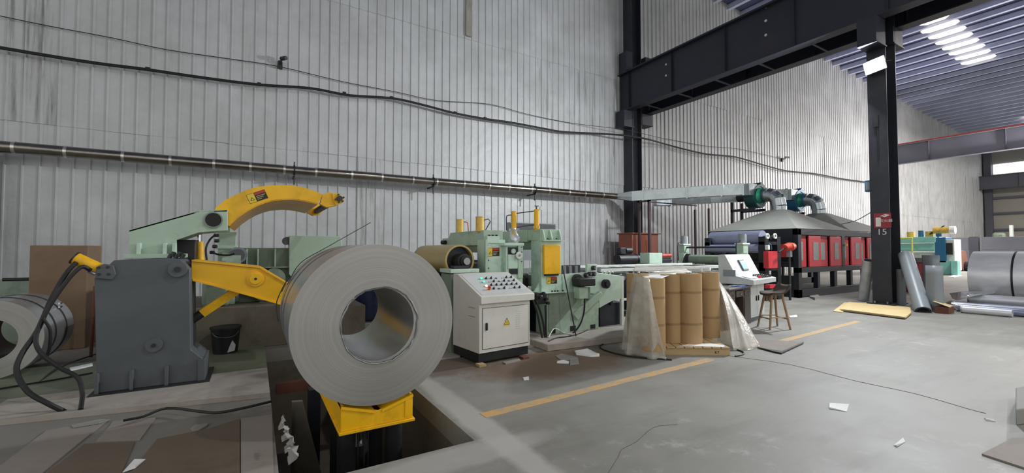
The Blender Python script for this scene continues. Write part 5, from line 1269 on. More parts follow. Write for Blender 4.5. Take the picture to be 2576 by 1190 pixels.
Box(-0.25, 0.2, 0.5, 0.53, 0.25, 0.735).build('modesty_panel', 'desk_wood', dk, True)
for xa_, xb_ in ((0.23, 0.58), (-0.22, 0.17), (-0.57, -0.28)):
    dw = Box(xa_, xb_, -0.015, 0.0, 0.6, 0.72).build('drawer', 'desk_wood', dk, True, bevel=0.004); Cyl(((xa_ + xb_) / 2, -.015, .66), ((xa_ + xb_) / 2, -.045, .66), 0.018, n=12).build('knob', 'chrome', dw, True)
for xa_, xb_ in ((0.23, 0.58), (-0.57, -0.28)): Box(xa_, xb_, -0.012, 0.0, 0.08, 0.57).build('cupboard_door', 'desk_wood', dk, True, bevel=0.006)
RZ = Matrix.Rotation(KA, 3, 'Z')
def ondesk(x_, y_, z_): return KO + RZ @ Vector((-0.35 + x_, 0.15 + y_, z_))
for k, (x_, y_, m_, lb) in enumerate(((0.28, .12, 'white_paper', 'white papers fanned out on the brown desk'), (0.12, 0.02, 'blue_paper', 'blue folder lying on the brown desk'))):
    o = MB().prism([ondesk(x_ + a, y_ + b, 0.7955) for a, b in ((-.14, -.04), (.1, -.1), (.16, .1), (-.08, .16))], (0, 0, 0.012)).build('document', m_); tag(o, lb, 'paper')

# stool
so = Vector((8.86, 4.7, 0))
st = thing('bar_stool', 'wooden bar stool with a dark shell seat before the console', 'stool', so, math.radians(-120))
def seat(u, v):
    x_ = (u - .5) * 2; y_ = (v - .5) * 2
    r = 1 / max(1, (abs(x_) ** 4 + abs(y_) ** 4) ** .25)
    X = x_ * .215 * r; Y = y_ * .2 * r
    back = max(0, (y_ - 0.1) / 0.9); z = .70 + 0.02 * x_ * x_ + back ** 2 * 0.16 - max(0, -y_ - .6) * .05
    return Vector((X, Y + back * 0.03, z))
o = MB().grid(seat, 16, 16).build('seat', 'stool_seat', st, True); sd = o.modifiers.new('thickness', 'SOLIDIFY'); sd.thickness = 0.035; sd.offset = 1
for sx_ in (-1, 1):
    for sy_ in (-1, 1):
        mb = MB().cyl((sx_ * .2, sy_ * .2, 0.0), (sx_ * .11, sy_ * .1, 0.69), 0.018, 0.024, n=10); mb.build('leg', 'stool_wood', st, True)
Box(-.13, .13, -.13, .13, 0.655, 0.69).build('seat_frame', 'stool_wood', st, True, bevel=0.004)
for a, b in (((-.175, -.175), (.175, -.175)), ((.175, -.175), (.175, .175)), ((.175, .175), (-.175, .175)), ((-.175, .175), (-.175, -.175))):
    zz_ = 0.2 if a[1] == b[1] else 0.23
    Cyl((a[0], a[1], zz_), (b[0], b[1], zz_), 0.012, n=10).build('stretcher', 'stool_wood', st, True)
for sx_ in (-1, 1): Box(sx_ * .05 - .015, sx_ * .05 + .015, -.115, -.095, 0.52, 0.66).build('apron_slat', 'stool_wood', st, True)

# ================================================================== CURING OVEN
OX, OY, OXE, OYB = 15.0, 7.15, 22.6, 10.3
ov = thing('curing_oven', 'long black framed curing oven with red inspection doors', 'oven', ((OX + OXE) / 2, (OY + OYB) / 2, 0))
def ox(px): return P(px, 690, y=OY).x
for Y, dep in ((OY, .16), (OYB - .16, .16)):
    Box(OX, OXE, Y, Y + dep, 0.0, 0.26).build('sole_beam', 'black_steel', ov, bevel=0.005)
    Box(OX, OXE, Y, Y + dep, 0.80, 0.97).build('mid_beam', 'black_steel', ov, bevel=0.005)
    Box(OX, OXE, Y, Y + dep, 2.03, 2.22).build('top_beam', 'black_steel', ov, bevel=0.005)
    Box(OX, OX + .2, Y, Y + dep, 0.0, 2.22).build('corner_post', 'black_steel', ov, bevel=0.005)
    Box(OXE - .2, OXE, Y, Y + dep, 0.0, 2.22).build('corner_post', 'black_steel', ov, bevel=0.005)
for pxa, pxb in ((2058, 2064), (2100, 2107), (2141, 2146), (2176, 2180)): Box(ox(pxa), ox(pxb), OY + .01, OY + .15, 0.26, 0.80).build('leg', 'black_steel', ov, bevel=0.004)
Box(ox(2119), ox(2126), OY - .01, OY + .12, 0.97, 2.03).build('mullion', 'black_steel', ov, bevel=0.004)
Box(OX + .2, OXE - .05, OY + .13, OYB - .13, 0.97, 2.03).build('chamber', 'black', ov)
Box(OX, OXE, OY + .02, OYB - .02, 2.22, 2.24).build('roof_plate', 'black_steel', ov)
Box(OX + .02, OX + .12, OYB - .6, OYB - .16, 0.5, 2.05).build('end_panel', 'black', ov)
Box(OX - .02, OX + .1, OY + .16, OYB - .16, 1.75, 2.22).build('end_beam', 'black_steel', ov)
Box(OX + .02, OX + .1, OY + .25, OY + .75, 1.3, 1.8).build('end_flap', 'red', ov, bevel=0.005)
Box(OX + .02, OX + .1, OY + .16, OYB - .16, 0.0, 0.7).build('end_apron', 'black', ov)
for yy in (OY + .9, OY + 1.7): Cyl((OX + .1, OY + .2, 0.95 + .1 * (yy - OY)), (OX + .1, OYB - .2, 0.95 + .1 * (yy - OY)), 0.05, n=16).build('entry_roller', 'motor', ov)
doors = [(2015, 2034, 601, 2015.5, 2025, 607, 653), (2037, 2067, 591, 2047, 2060, 607, 653), (2068, 2088, 601, 2070, 2080, 608, 652), (2090, 2119, 591, 2101, 2111, 606, 649),
         (2127, 2141, 601, 2128, 2133, 606, 645), (2143, 2169, 592, 2153, 2163, 607, 648), (2169.5, 2182, 601, 2170, 2176, 607, 647), (2184, 2200, 593, 2189, 2195, 607, 647), (2203, 2225, 594, 2210, 2217, 607, 645)]
for i, (a, b, t_, wa, wb, wt, wbm) in enumerate(doors):
    tall = t_ < 597; y_ = OY - 0.0 if tall else OY + .05
    dd = Box(ox(a) + .01, ox(b) - .01, y_, y_ + .05, 0.98, 2.01 if tall else 1.9).build('inspection_door', 'red', ov, bevel=0.008)
    Box(ox(wa), ox(wb), y_ - .006, y_ + .002, 1.2, 1.8).build('door_window', 'glass_grey', dd)
    Box(ox(wa) - .02, ox(wb) + .02, y_ - .004, y_ + .001, 1.18, 1.2).build('window_trim', 'red', dd)
    if not tall: Box(ox(a) + .01, ox(b) - .01, y_ + .01, y_ + .04, 1.9, 2.02).build('door_head', 'red_sign', dd)
Cyl((ox(2128), OY - .02, 1.72), (ox(2128), OY - .06, 1.72), 0.05, n=16).build('warning_lamp', 'yellow', ov)
# extraction hoods, part of the oven
def hood(x0, x1, ax):
    a = 0.27
    mb = MB(); zb3, zt3_ = 2.24, 3.05
    mb.add([(x0, OY, zb3), (x1, OY, zb3), (x1, OYB, zb3), (x0, OYB, zb3), (ax - a, 8.8 - a, zt3_), (ax + a, 8.8 - a, zt3_), (ax + a, 8.8 + a, zt3_), (ax - a, 8.8 + a, zt3_)],
           [(0, 3, 2, 1), (4, 5, 6, 7), (0, 1, 5, 4), (1, 2, 6, 5), (2, 3, 7, 6), (3, 0, 4, 7)])
    mb.build('extraction_hood', 'hood', ov)
hood(OX - .05, 18.75, 17.1); hood(18.75, OXE + .05, 20.2)
# fans with elbows
def fan_set(ax, label, mat):
    t = thing('extraction_fan', label, 'fan', (ax, 9.65, 3.05))
    r = 0.26; zc = 3.68
    path = [Vector((ax, 8.8, 3.05)), Vector((ax, 8.8, 3.2))]
    for k in range(1, 7):
        a = math.radians(15 * k); path.append(Vector((ax, 8.8 + .38 * (1 - math.cos(a)), 3.28 + .4 * math.sin(a))))
    path.append(Vector((ax, 9.32, zc)))
    Cyl((ax, 8.8, 3.051), (ax, 8.8, 3.2), r, n=28).build('riser', 'galv', t)
    for i in range(1, len(path) - 1, 2):
        j = min(i + 2, len(path) - 1)
        MB().tube([path[i], path[j]], r, 28, 1).build('elbow_segment', 'galv', t)
    Cyl((ax, 9.28, zc), (ax, 9.34, zc), r + .04, n=28).build('flange', mat, t)
    Cyl((ax, 9.34, zc), (ax, 9.5, zc), r - .02, 0.31, n=28).build('inlet_cone', 'fan_ring', t)
    # scroll
    pts = []
    for k in range(40):
        a = 2 * math.pi * k / 40; rad = 0.42 + 0.13 * k / 40
        pts.append((ax - rad * math.sin(a) * 1.0, 9.5, zc + rad * math.cos(a) * 1.0))
    mb = MB().prism(pts, (0, 0.42, 0)); mb.build('scroll', mat, t, bevel=0.01)
    MB().pipe((ax, 9.485, zc), (ax, 9.515, zc), 0.44, 0.37, 36).build('scroll_ring', mat, t)
    Cyl((ax, 9.92, zc), (ax, 10.4, zc), 0.17, n=24).build('motor', 'motor', t)
    Box(ax - .75, ax - .2, 9.5, 9.92, zc - .02, zc + .44).build('outlet', 'galv', t, bevel=0.005)
    for xx in (ax - .35, ax + .35):
        Box(xx - .04, xx + .04, 10.42, 10.5, 0.0, zc - .2).build('leg', 'black_steel', t)
        Box(xx - .04, xx + .04, 9.5, 10.5, zc - .6, zc - .5).build('bearer', 'black_steel', t)
    return zc
zc = fan_set(17.1, 'dark teal extraction fan with galvanised elbow over the nearer hood', 'teal_fan')
fan_set(20.2, 'blue extraction fan with galvanised elbow over the farther hood', 'blue_fan')
def duct(label, path, h, w):
    t = thing('air_duct', label, 'duct', (path[-1][0], path[-1][1], path[-1][2] - h))
    pts = [Vector(p) for p in path]
    for i in range(len(pts) - 1):
        a, b = pts[i], pts[i + 1]; d = (b - a); dn = Vector((d.x, d.y, 0)).normalized(); s = Vector((-dn.y, dn.x, 0)) * w / 2; u = Vector((0, 0, h / 2))
        e0 = a - dn * 0.05 if i else a
        mb = MB().add([e0 - s - u, e0 + s - u, e0 + s + u, e0 - s + u, b - s - u, b + s - u, b + s + u, b - s + u], [(0, 3, 2, 1), (4, 5, 6, 7), (0, 1, 5, 4), (1, 2, 6, 5), (2, 3, 7, 6), (3, 0, 4, 7)])
        mb.build('duct_section', 'galv', t, bevel=0.008)
        s2 = s * 1.12; u2 = u * 1.12; e = a + dn * 0.06
        MB().add([a - s2 - u2, a + s2 - u2, a + s2 + u2, a - s2 + u2, e - s2 - u2, e + s2 - u2, e + s2 + u2, e - s2 + u2], [(0, 3, 2, 1), (4, 5, 6, 7), (0, 1, 5, 4), (1, 2, 6, 5), (2, 3, 7, 6), (3, 0, 4, 7)]).build('duct_flange', 'galv', t)
    return t
dz_ = zc + .21
dt = duct('square galvanised duct from the nearer fan to the wall pipe', [(16.34, 9.71, dz_), (15.95, 10.3, dz_), (15.45, 11.5, dz_ + .02), (14.75, 13.2, dz_ + .04), (14.55, 13.7, dz_ + .04)], 0.44, 0.44)
a, b = Vector((14.55, 13.7, dz_ + .04)), Vector((14.25, 14.42, PZc + .057))
d = (b - a).normalized(); 
mb = MB(); s = Vector((-d.y, d.x, 0)).normalized(); n_ = 24; vs = []
sq = []
for k in range(n_):
    t_ = 2 * math.pi * k / n_; cx_, sz_ = math.cos(t_), math.sin(t_); m_ = max(abs(cx_), abs(sz_)); sq.append((cx_ / m_ * .22, sz_ / m_ * .22, cx_ * PR, sz_ * PR))
vs = [a + s * q_[0] + Vector((0, 0, q_[1])) for q_ in sq] + [b + s * q_[2] + Vector((0, 0, q_[3])) for q_ in sq]
mb.add(vs, [(k, (k + 1) % n_, (k + 1) % n_ + n_, k + n_) for k in range(n_)] + [tuple(range(n_ - 1, -1, -1)), tuple(range(n_, 2 * n_))]).build('transition_cone', 'galv', dt)
duct('square galvanised duct from the farther fan running behind the nearer one', [(19.44, 9.71, dz_), (18.6, 10.7, dz_), (17.6, 12.0, dz_ - .02), (16.9, 13.6, dz_ - .04), (16.3, 14.0, dz_ - .04)], 0.44, 0.44)
# support frame under the ducts
sf = thing('duct_frame', 'thin plum coloured steel frame propping up the ducts', 'frame', (15.0, 12.5, 0))
fa = P(1634, 600, y=12.6)
fz = dz_ - .24
Box(fa.x - .05, fa.x + .05, 12.55, 12.65, 0, fz).build('post', 'plum_steel', sf)
Box(fa.x - .05, fa.x + .05, 13.1, 13.2, 0, fz).build('post', 'plum_steel', sf)
Box(17.35, 17.43, 12.6, 12.68, 0, fz - .26).build('post', 'plum_steel', sf); Box(17.35, 17.43, 11.9, 11.98, 0, fz - .26).build('post', 'plum_steel', sf)
Box(fa.x - .05, 17.45, 12.56, 12.64, fz - .1, fz - .061).build('beam', 'plum_steel', sf); Box(fa.x - .05, fa.x + .05, 12.55, 13.2, fz - .06, fz - .0).build('beam', 'plum_steel', sf)

# ------------------------------------------------------------------ coater: rollers before the oven
ctr = thing('roll_coater', 'black framed coater with a big silver roll before the oven', 'machine', (13.6, 8.4, 0))
XR = 13.8
for Y in (7.45, 9.3):
    Box(XR - .45, XR - .25, Y - .15, Y + .05, 0, 1.95).build('upright', 'black_steel', ctr, bevel=0.006)
    Box(XR + .25, XR + .45, Y - .15, Y + .05, 0, 1.95).build('upright', 'black_steel', ctr, bevel=0.006)
    Box(XR - .45, XR + .45, Y - .14, Y + .04, 0.9, 1.15).build('cross_member', 'black_steel', ctr); Box(XR - .45, XR + .45, Y - .14, Y + .04, 0.05, 0.3).build('cross_member', 'black_steel', ctr)
    Box(XR - .45, XR + .45, Y - .14, Y + .04, 1.7, 1.8).build('cross_member', 'black_steel', ctr)
zr = P(1870, 600, x=XR).z
Cyl((XR - .1, 7.55, zr), (XR - .1, 9.3, zr), 0.24, n=40).build('silver_roll', 'silver_roll', ctr); Cyl((XR - .1, 7.3, zr), (XR - .1, 7.55, zr), 0.06, n=16).build('roll_shaft', 'motor', ctr)
Cyl((XR - .35, 7.5, zr - .33), (XR - .35, 9.3, zr - .33), 0.14, n=30).build('applicator_roll', 'silver_roll', ctr)
Cyl((XR - .35, 7.5, 1.0), (XR - .35, 9.3, 1.0), 0.12, n=30).build('applicator_roll', 'motor', ctr)
a, b = P(1922, 675, y=7.26), P(1944, 632, y=7.26)
rx = Box(a.x, b.x, 7.12, 7.28, a.z, b.z).build('red_cover', 'red', ctr, bevel=0.01)
a, b = P(1925, 725, y=7.26), P(1944, 715, y=7.26); Box(a.x, b.x, 7.12, 7.28, a.z, b.z).build('red_label', 'red', ctr)
for px in (1929, 1948):
    c = P(px, 594, y=7.25); MB().pipe(c, c + Vector((0, -.04, 0)), 0.085, 0.05, 24).build('handwheel', 'white_rail', ctr); Cyl(c + Vector((0, .1, 0)), c + Vector((0, -.05, 0)), 0.02, n=10).build('wheel_shaft', 'steel', ctr)
p = P(1931, 622, y=7.2); Box(p.x - .06, p.x + .04, 7.15, 7.25, p.z - .08, p.z + .06).build('valve', 'white_rail', ctr, bevel=0.01)
Tube([p, p + Vector((.1, 0, .1)), p + Vector((.2, 0, .06)), p + Vector((.22, 0, -.08))], 0.012, 8, 3).build('air_hose', 'blue_fan', ctr)
hd = thing('spray_pump', 'red orange hoist pump hung at the oven corner', 'pump', P(1985, 690, y=7.0)); hd.location.z = 0
c = P(1985, 622, y=7.0)
Cyl((c.x, 7.0, 0), (c.x, 7.0, c.z - .1), 0.035, n=12).build('stand_pipe', 'dark_metal', hd)
Cyl(c + Vector((-.28, 0, -.02)), c + Vector((0.02, 0, .02)), 0.1, 0.13, n=20).build('body', 'red_orange', hd); Cyl(c + Vector((0, 0, 0)), c + Vector((.22, 0, .03)), 0.15, 0.11, n=20).build('motor', 'red_orange', hd)
Cyl(c + Vector((-.6, 0, -.15)), c + Vector((-.28, 0, -.03)), 0.025, n=10).build('barrel', 'dark_metal', hd)
Box(c.x - .05, c.x + .07, 6.94, 7.06, c.z - .3, c.z - .08).build('canister', 'grey_sheet', hd, bevel=0.01)

# green roller stand before the coater
gs = thing('guide_roller_stand', 'pale green guide roller stand with two small cylinders behind the console', 'machine', (12.0, 8.2, 0))
for Y in (7.2, 9.15):
    Box(11.85, 12.15, Y - .08, Y + .08, 0, 1.45).build('side_frame', 'green_frame', gs, bevel=0.006)
    Box(11.88, 12.12, Y - .1, Y + .1, 1.45, 1.7).build('chock', 'green', gs, bevel=0.008)
    Box(11.82, 12.18, Y - .12, Y + .12, 1.7, 1.74).build('chock_plate', 'white_rail', gs)
    Cyl((12, Y, 1.74), (12, Y, 2.0), 0.1, n=24).build('air_cylinder', 'grey_sheet', gs); Cyl((12.12, Y - .02, 1.74), (12.12, Y - .02, 1.98), 0.03, n=12).build('tie_rod', 'white_rail', gs)
    Tube([(11.9, Y, 1.8), (11.72, Y, 1.75), (11.7, Y, 1.5), (11.72, Y, 1.2)], 0.014, 8, 3).build('air_hose', 'rubber', gs)
Cyl((12, 7.25, 1.62), (12, 9.1, 1.62), 0.03, n=12).build('tie_bar', 'motor', gs)
Cyl((12, 7.25, 1.25), (12, 9.1, 1.25), 0.14, n=30).build('guide_roller', 'green_dark', gs); Cyl((12, 7.25, 0.95), (12, 9.1, 0.95), 0.12, n=30).build('guide_roller', 'steel', gs)
Box(11.7, 11.8, 7.2, 9.1, 1.02, 1.1).build('cross_bar', 'white_rail', gs); Box(11.5, 11.62, 7.2, 9.1, 0.85, 0.95).build('cross_bar', 'white_rail', gs)
Prism([(11.6, 8.9, 1.0), (11.75, 8.9, 1.0), (12.0, 8.9, 1.42), (11.85, 8.9, 1.42)], (0, 0.08, 0)).build('slanted_arm', 'black_steel', gs)
gx = P(1650, 640, y=8.9)
gbx = thing('drive_box', 'pale green drive box with rusty red rollers on the table', 'machine', (gx.x, 8.95, 1.15))
a, b = P(1634, 672, y=8.6), P(1666, 636, y=8.6); Box(a.x, b.x, 8.6, 8.95, 1.151, b.z).build('case', 'green_frame', gbx, bevel=0.006)
for dz in (0.22, 0.08): Cyl((b.x, 8.75, 1.15 + dz), (b.x + .55, 8.75, 1.15 + dz), 0.055, n=16).build('rusty_roller', 'red_orange' if dz > .1 else 'motor', gbx)
Box(b.x + .1, b.x + .5, 8.7, 8.95, 1.151, 1.3).build('bearing_block', 'motor', gbx)
Box(a.x - .1, b.x + .6, 8.56, 9.0, 1.1, 1.151).build('bed_plate', 'green_dark', gbx)
for sx_ in (a.x, b.x + .5): Box(sx_ - .04, sx_ + .04, 8.6, 8.9, 0, 1.1).build('leg', 'green_dark', gbx)
mo = thing('gear_motor', 'black gear motor on its bench before the brown cabinet', 'motor', P(1580, 690, y=9.4)); mo.location.z = 0
a, b = P(1552, 668, y=9.4), P(1590, 645, y=9.4)
Cyl((a.x, 9.4, 1.25), (b.x + .15, 9.4, 1.25), 0.16, n=28).build('gearbox', 'motor', mo); Cyl((b.x + .15, 9.4, 1.25), (b.x + .95, 9.4, 1.25), 0.12, n=28).build('motor_body', 'motor', mo)
Cyl((b.x + .12, 9.4, 1.25), (b.x + .2, 9.4, 1.25), 0.17, n=28).build('flange', 'black', mo)
Box(a.x + .05, a.x + .3, 9.3, 9.5, 1.4, 1.62).build('upper_housing', 'motor', mo, bevel=0.03); Cyl((a.x + .3, 9.38, 1.52), (a.x + .55, 9.38, 1.52), 0.1, n=20).build('encoder', 'motor', mo)
Box(a.x, b.x + .9, 9.2, 9.6, 0, 1.1).build('bench', 'green_dark', mo, bevel=0.01)
bcx = thing('electrical_cabinet', 'reddish brown metal cabinet against the wall beside the column', 'cabinet', P(1620, 700, y=13.4)); bcx.location.z = 0
a, b = P(1590, 588, y=13.4), P(1656, 588, y=13.4)
Box(a.x, b.x, 13.4, 14.2, 0.02, a.z).build('body', 'brown_cabinet', bcx, bevel=0.008); Box(a.x - .06, b.x + .08, 13.32, 14.25, a.z, a.z + .05).build('roof', 'brown_cabinet', bcx, bevel=0.006)
dd = Box(a.x + .05, (a.x + b.x) / 2 - .02, 13.38, 13.4, 0.15, a.z - .26).build('door', 'brown_cabinet', bcx); Box((a.x + b.x) / 2 + .02, b.x - .05, 13.38, 13.4, 0.15, a.z - .26).build('door', 'brown_cabinet', bcx)
Box((a.x + b.x) / 2 - .1, (a.x + b.x) / 2 - .07, 13.35, 13.38, 1.2, 1.35).build('handle', 'black', dd)

# ================================================================== RIGHT: BOARDS, ROLLED SHEETS, COIL, TUBES, FAR MACHINE
def slab(pxs, h, z, name, label, mat, edge=None):
    o = Prism(PZ(pxs, z), (0, 0, h)).build(name, mat); tag(o, label, 'board'); return o
slab([(2096, 784), (2125, 762), (2160, 764), (2118, 787)], 0.02, 0.001, 'plywood_sheet', 'lower plywood sheet showing at the left under the other', 'plywood')
slab([(2113, 780), (2135, 762), (2290, 776), (2292, 789), (2278, 801)], 0.03, 0.024, 'plywood_sheet', 'yellow plywood sheet lying at the foot of the numbered column', 'plywood')
slab([(2116, 784), (2276, 804), (2274, 800), (2120, 780)], 0.022, 0.001, 'timber_batten', 'dark batten under the front edge of the plywood sheet', 'ply_edge')
def sheet_roll(p0, p1, r, label, mat='grey_sheet', turns=1.2):
    t = thing('rolled_sheet', label, 'sheet roll', p0, 0, 'grey sheet rolls leaning around the column')
    MB().pipe(p0, p1, r, r - 0.012, 36).build('roll', mat, t)
    MB().pipe(p0, p1, r - .03, r - 0.038, 30).build('inner_turn', 'grey_sheet_inner', t)
    return t
b0 = P(2322, 784, z=0.02); t0 = P(2278, 642, x=15.75)
sheet_roll(b0, t0, 0.165, 'pale grey sheet roll leaning at a slant against the numbered column')
def curved_sheet(px0, px1, yb, yt, label, lean=0.1, bulge=0.12):
    a, b = P(px0, yb, z=0.0), P(px1, yb + 4, z=0.0)
    w = 0.5 * (a + b); hh = CAMH - CAMH * (yt - 628) / (yb - 628)
    dn = Vector((w.x, w.y, 0)).normalized()
    def fn(u, v):
        p = a.lerp(b, u); return p - dn * (bulge * math.sin(math.pi * u)) + dn * lean * v + Vector((0, 0, 0.003 + hh * v))
    o = MB().grid(fn, 14, 6).build('curved_sheet', 'grey_sheet'); sd = o.modifiers.new('thickness', 'SOLIDIFY'); sd.thickness = 0.012
    tag(o, label, 'sheet', 'grey sheet rolls leaning around the column')
curved_sheet(2330, 2376, 783, 668, 'shorter curved grey sheet standing rightmost beside the slanted roll')
curved_sheet(2322, 2368, 762, 642, 'taller curved grey sheet standing behind the shorter one', 0.2)
b0 = P(2172, 755, z=0.02); t0 = P(2190, 655, x=15.5)
t0 = Vector((15.55, CY1 + .16, P(2190, 655, x=15.5).z)); 
w = sheet_roll(b0, t0, 0.14, 'film wrapped roll leaning on the left side of the numbered column', 'plastic_cover')
b0 = Vector((15.5, CY0 - .14, .01)); t0 = Vector((15.55, CY0 - .13, 1.0))
sheet_roll(b0, t0, 0.1, 'short dark grey roll tucked behind the slanted roll', 'grey_sheet_inner')
dp = P(2309, 735, z=0)
rd = thing('red_drum', 'red drum with a grey lid behind the leaning grey rolls', 'drum', (dp.x, dp.y, 0))
Cyl((dp.x, dp.y, 0.001), (dp.x, dp.y, 1.1), 0.33, n=36).build('shell', 'red_sign', rd); Cyl((dp.x, dp.y, 1.1), (dp.x, dp.y, 1.25), 0.42, n=36).build('lid', 'grey_sheet_inner', rd)
for z in (0.36, 0.72): MB().pipe((dp.x, dp.y, z - .015), (dp.x, dp.y, z + .015), 0.345, 0.325, 36).build('hoop', 'red_sign', rd)
# bright coil
bc = thing('steel_coil', 'bright strapped steel coil at the right edge behind the tubes', 'coil', (17.7, 2.4, 0))
RB = 0.735; XB = 17.75
yL = P(2440, 700, x=XB - .5).y
coil_parts(bc, (XB, yL - 2.3, RB + .035), (XB, yL, RB + .035), RB, 0.27, 'coil_face', 'strip_bright', 80)
ys_ = P(2548, 700, x=XB - .6).y; MB().pipe((XB, ys_ - .02, RB + .035), (XB, ys_ + .02, RB + .035), RB + .008, RB + .001, 80).build('steel_strap', 'dark_metal', bc)
for k, yy in enumerate((yL - .4, yL - 1.8)): 
    o = Box(XB - .5, XB + .5, yy - .06, yy + .06, 0, 0.03).build('coil_skid', 'wood'); tag(o, ['wooden skid under the left end of the bright coil', 'wooden skid under the right end of the bright coil'][k], 'skid')
# tubes lying on the floor
tb = [(14.95, 3.45, 2.62, .085, .085, 'strip_bright', 'short pale tube lying nearest on the floor at the right'), (15.25, 3.6, 1.2, .095, .095, 'silver_roll', 'long tube lying second nearest on the floor'),
      (15.55, 3.75, 1.2, .1, .1, 'strip_bright', 'long tube lying third on the floor'), (15.85, 3.75, 1.2, .1, .1, 'silver_roll', 'long bluish tube lying fourth on the floor'),
      (16.2, 3.6, 1.2, .12, .27, 'strip_bright', 'long white tube resting on the green bearer before the bright coil')]
for x_, ya, yb_, r, z_, m_, lb in tb:
    t = thing('steel_tube', lb, 'tube', (x_, (ya + yb_) / 2, z_ - r), 0, 'tubes lying on the floor at the right')
    MB().pipe((x_, ya, z_ + .001), (x_, yb_, z_ + .001), r, r - .012, 28).build('wall', m_, t)
    MB().pipe((x_, ya + .004, z_), (x_, ya - .03, z_), r + .002, r - .013, 28).build('end_collar', 'foil_band', t)
o = Box(16.05, 16.35, 1.2, 3.55, 0, 0.15).build('green_bearer', 'green_dark', bevel=0.01); tag(o, 'dark green bearer under the long white tube', 'bearer')
fm = drape('plastic_film', [P(2388, 738, z=.3), P(2420, 733, z=.42), P(2470, 732, z=.42), P(2512, 730, z=.4)], [P(2396, 752, z=.03), P(2410, 756, z=.2), P(2450, 744, z=.4), P(2500, 738, z=.4)], 0.02, 'plastic_cover', 'pale plastic film thrown over the left ends of the tubes', 'plastic film', 22, 12)
bxp = P(2390, 790, z=0)
bt = thing('broken_carton', 'small broken carton at the left ends of the tubes', 'carton', (bxp.x, bxp.y + .1, 0))
Box(bxp.x - .1, bxp.x + .3, bxp.y, bxp.y + .25, 0.001, 0.16).build('box', 'rust', bt); Prism([(bxp.x - .1, bxp.y - .02, .165), (bxp.x + .32, bxp.y + .02, .165), (bxp.x + .3, bxp.y + .3, .26), (bxp.x - .08, bxp.y + .28, .28)], (0, 0, .01)).build('flap', 'plywood', bt)

# far machine
fm = thing('far_press', 'teal coloured machine with yellow handrail in the far bay', 'machine', (37, 9.6, 0))
XF = 36.5
def fy(px): return P(px, 640, x=XF).y
def fz_(py): return P(2330, py, x=XF).z
Box(XF, XF + 1.6, fy(2395), fy(2240), 0.0, fz_(655)).build('base', 'teal', fm, bevel=0.02)
Box(XF + .2, XF + 1.4, fy(2355), fy(2240), fz_(655), fz_(635)).build('table', 'white_rail', fm)
Box(XF, XF + 1.2, fy(2355), fy(2240), fz_(632), fz_(612)).build('lower_beam', 'teal', fm, bevel=0.02)
Box(XF - .1, XF + 1.2, fy(2355), fy(2240), fz_(610), fz_(596)).build('upper_beam', 'teal', fm, bevel=0.02)
Box(XF, XF + 1.2, fy(2380), fy(2352), fz_(660), fz_(598)).build('post', 'blue_fan', fm, bevel=0.02)
Box(XF + .1, XF + 1.4, fy(2400), fy(2376), fz_(680), fz_(603)).build('drive_housing', 'white_rail', fm, bevel=0.02)
Box(XF, XF + .1, fy(2396), fy(2381), fz_(640), fz_(612)).build('drive_window', 'dark_metal', fm)
for px in (2285, 2333): Cyl((XF + .5, fy(px), fz_(596)), (XF + .5, fy(px), fz_(582)), 0.2, n=20).build('cylinder', 'yellow_old', fm)
for px in (2311, 2356): Cyl((XF + .5, fy(px), fz_(596)), (XF + .5, fy(px), fz_(579)), 0.14, n=20).build('pillar', 'blue_fan', fm)
for k in range(3): Box(XF - .02, XF, fy(2350) + .9 * k, fy(2350) + .9 * k + .75, fz_(629), fz_(616)).build('beam_panel', 'teal', fm)
Cyl((XF + .4, fy(2345), fz_(580)), (XF + .4, fy(2388), fz_(580)), 0.2, n=24).build('paint_roll', 'yellow_old', fm); Cyl((XF + .4, fy(2386), fz_(580)), (XF + .4, fy(2400), fz_(580)), 0.24, n=24).build('roll_end', 'white_paper', fm)
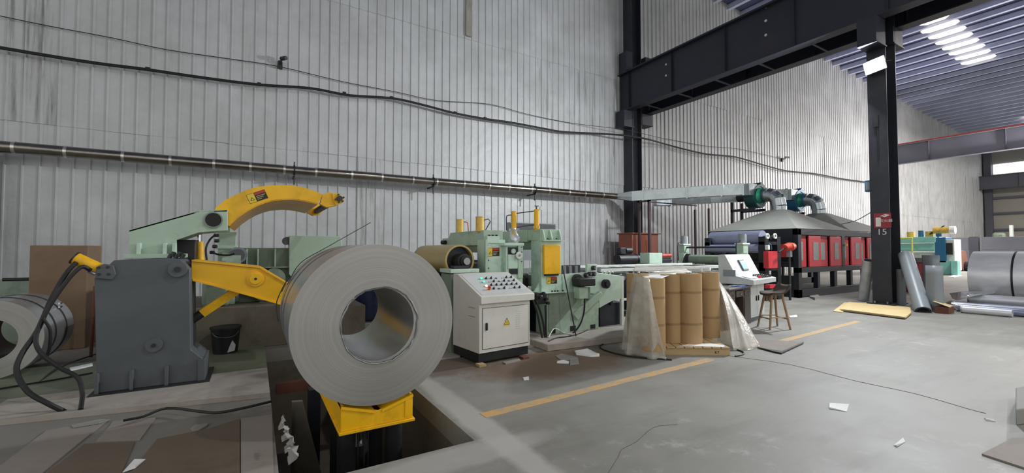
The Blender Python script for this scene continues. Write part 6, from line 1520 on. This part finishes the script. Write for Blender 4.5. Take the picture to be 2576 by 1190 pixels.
Prism([(XF + .3, fy(2335), fz_(588)), (XF + .3, fy(2372), fz_(568)), (XF + .3, fy(2371), fz_(571)), (XF + .3, fy(2336), fz_(591))], (0.2, 0, 0)).build('arm', 'dark_metal', fm)
Tube([(XF - .6, fy(2304), 0), (XF - .6, fy(2304), fz_(602)), (XF - .6, fy(2306), fz_(599)), (XF - .6, fy(2250), fz_(599))], 0.05, 8, 1).build('handrail', 'lemon', fm)
Box(XF - .3, XF + .2, fy(2412), fy(2395), 0, fz_(655)).build('end_shroud', 'teal', fm, bevel=0.02)
o = Cyl((44, P(2398, 640, x=44).y, 1.0), (44, P(2425, 640, x=44).y, 1.0), 0.75, n=24).build('dark_reel', 'rust'); o.location.z = 0.0; tag(o, 'dark brown reel lying between the far machine and the partition', 'reel')
o = Cyl((44.2, P(2426, 640, x=44).y, .35), (44.2, P(2446, 640, x=44).y, .35), 0.35, n=20).build('reel_core', 'motor'); o.location.z = 0.0; tag(o, 'small dark spindle lying beside the brown reel', 'spindle')
XP = 50.0
for k, (pa_, pb_) in enumerate(((2395, 2462), (2471, 2640))):
    t = thing('low_partition', ['short grey steel partition left of the corner post', 'long grey steel partition at the right edge of the far bay'][k], 'partition', (XP, P((pa_ + pb_) / 2, 620, x=XP).y, 0))
    y0_, y1_ = P(pb_, 620, x=XP).y, P(pa_, 620, x=XP).y
    Box(XP, XP + .3, y0_, y1_, 0, 1.52).build('lower_panel', 'partition', t, bevel=0.02); Box(XP + .04, XP + .26, y0_, y1_, 1.53, 2.55).build('upper_panel', 'partition', t, bevel=0.02)
    Box(XP - .06, XP + .36, y0_ - .001 if k else y0_, y0_ + .5, 0, 2.6).build('end_post', 'girder_far', t)
for k, (pa_, pb_, h_) in enumerate(((2495, 2530, 3.2), (2540, 2548, 3.9))):
    o = Box(62, 62.5, P(pb_, 620, x=62).y, P(pa_, 620, x=62).y, 0, h_).build('stored_load', 'green_dark' if k == 0 else 'white_rail', bevel=0.2 if k == 0 else 0.02); tag(o, ['dark green tarped heap behind the long partition', 'pale upright post behind the long partition'][k], ['heap', 'post'][k])
